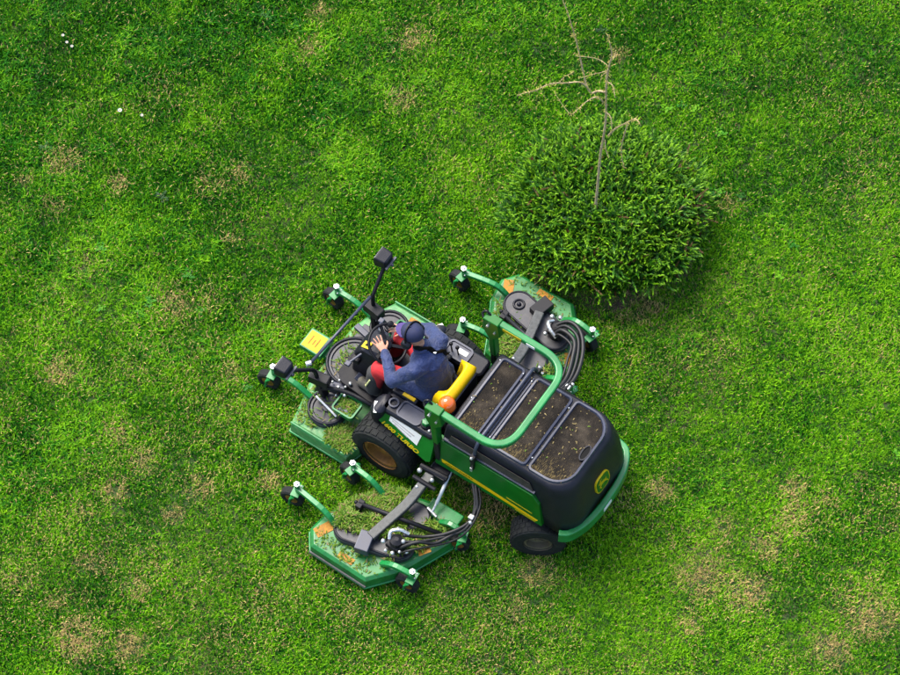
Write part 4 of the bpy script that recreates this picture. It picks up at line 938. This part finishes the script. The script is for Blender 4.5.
balls = [(head, (.098, .076, .115), face)]+[(head+Vector((-.005, s*.078, -.02)), (.022, .012, .032), face) for s in (1, -1)]
bm_ = caps_union(segs, balls, .006, 3)
mesh_obj('body', bm_, M['skin'], man, True)
for s in (1, -1):
    b = MB(); b.ball(head+Vector((.088, s*.032, -.015)), .013); b.build('eye', M['white'], man)
# jacket
js = [(pel+Vector((0, 0, -.02)), chest, .165, .17), (pel+Vector((.02, .07, 0)), chest+Vector((0, .07, 0)), .12, .125), (pel+Vector((.02, -.07, 0)), chest+Vector((0, -.07, 0)), .12, .125), (chest, neck, .155, .075), (pel+Vector((.0, .12, -.03)), pel+Vector((.24, .16, .0)), .115, .10), (pel+Vector((.0, -.12, -.03)), pel+Vector((.22, -.15, .0)), .115, .10),
      (chest+Vector((0, 0, .06)), shl, .125, .08), (chest+Vector((0, 0, .06)), shr, .125, .08), (shl, ell, .080, .064), (ell, wrl-(wrl-ell).normalized()*.015, .066, .046), (shr, elr, .080, .064), (elr, wrr-(wrr-elr).normalized()*.015, .066, .046)]
jm = caps_union(js, [], .009, 5)
for v in jm.vertices:   # folds
    n = v.normal; f = math.sin(v.co.x*38+v.co.z*23+2*math.sin(v.co.y*17))*math.sin(v.co.y*29-v.co.z*31); v.co += n*f*.0045
mesh_obj('jacket', jm, M['jacket'], man, True)
for s in (1, -1):
    tm = caps_union([(hip[s]+Vector((-.03, 0, -.01)), kn[s], .105, .085), (kn[s], an[s]+Vector((0, 0, .03)), .082, .07), (hip[s], pel, .11, .11)], [], .009, 4)
    mesh_obj('trouser_leg', tm, M['red'], man, True)
    gm_ = caps_union([(kn[s]+Vector((.045, s*.012, -.10)), an[s]+Vector((.01, s*.01, -.01)), .082, .078)], [], .009, 3)
    mesh_obj('gaiter', gm_, M['dkcloth'], man, True)
    bo = caps_union([(an[s]+Vector((-.02, 0, -.065)), an[s]+Vector((.145, 0, -.062)), .056, .054), (an[s]+Vector((0, 0, .02)), an[s]+Vector((.05, 0, -.035)), .068, .062)], [], .008, 3)
    mesh_obj('boot', bo, M['boot'], man, True)
    p0 = kn[s]+Vector((.05, s*.09, -.12)); b = MB(); b.tube(smooth_path([p0, p0+Vector((.03, .01*s, -.1)), p0+Vector((.06, -.01*s, -.2)), p0+Vector((.09, -.06*s, -.24))]), .009, 6); b.build('piping', M['hivis'], man, True)
b = MB(); b.tube(smooth_path([neck+Vector((.06*math.cos(a)+.005, .07*math.sin(a), .02+.02*math.cos(a+math.pi))) for a in [2*math.pi*i/16 for i in range(17)]], 2), .017, 8); b.build('collar', M['jacket'], man, True)
# cap with brim
CR = Matrix.Translation(head+Vector((-.004, 0, .025))) @ Matrix.Rotation(math.radians(14), 4, 'Y') @ Matrix.Rotation(math.radians(-2), 4, 'Z')
b = MB(); b.lathe([(1, 0), (1.0, .25), (.93, .55), (.74, .82), (.45, .97), (.15, 1.0), (.01, 1.0)], 24, CR @ Matrix.Diagonal((.113, .094, .108, 1)), cap=False); cap = b.build('cap', M['cap'], man, True)
br = []
for k, (r0, zz) in enumerate(((.0, .006), (.0, -.006))):
    ring = []
    for i in range(13):
        a = math.radians(-68+136*i/12); ring.append(CR @ Vector((.10*math.cos(a)+.082*(math.cos(a)**.6 if math.cos(a) > 0 else 0), .088*math.sin(a), zz+.012-.018*(math.sin(a)**2))))
    for i in range(12, -1, -1):
        a = math.radians(-68+136*i/12); ring.append(CR @ Vector((.095*math.cos(a), .082*math.sin(a), zz+.008)))
    br.append(ring)
MB().loft(br).build('cap_brim', M['brim'], man)
b = MB(); b.ball(CR @ Vector((0, 0, .11)), .010, 6); b.build('cap_button', M['cap'], man)
# ear defenders
b = MB(); b.tube([CR @ Vector((.0+.01*math.sin(a), .108*math.cos(a), -.01+.128*math.sin(a))) for a in [math.pi*i/18 for i in range(19)]], 0, flat=(.014, .006)); eb = b.build('ear_defenders', M['black'], man)
for s in (1, -1):
    b = MB(); b.lathe([(.046, 0), (.052, .015), (.047, .045), (.03, .055), (.003, .056)], 18, Matrix.Translation(head+Vector((.0, s*.08, -.025))) @ Matrix.Rotation(-s*math.pi/2, 4, 'X')); b.build('ear_cup', M['plastic'], eb, True)
# strap over the back with a metal clip
sp_ = [(.06, .10, 1.47), (.0, .085, 1.51), (-.09, .04, 1.515), (-.17, -.04, 1.47), (-.235, -.12, 1.38), (-.25, -.19, 1.28)]
def snap(p):            # lay it on the jacket
    ok, co, no, _ = jk.closest_point_on_mesh(Vector(p)); return co+no*.010
bpy.context.view_layer.update()
jk = [o for o in man.children if o.name.startswith('jacket')][0]
S = [snap(p) for p in smooth_path(sp_, 4)]
b = MB()
for i in range(len(S)-1): pass
b.tube(S, 0, flat=(.006, .024)); 
b.build('strap', M['ink'], man)
b = MB(); b.box(S[12]+Vector((0, 0, .006)), (.028, .028, .014), ch=.004); b.build('clip', M['chrome'], man)
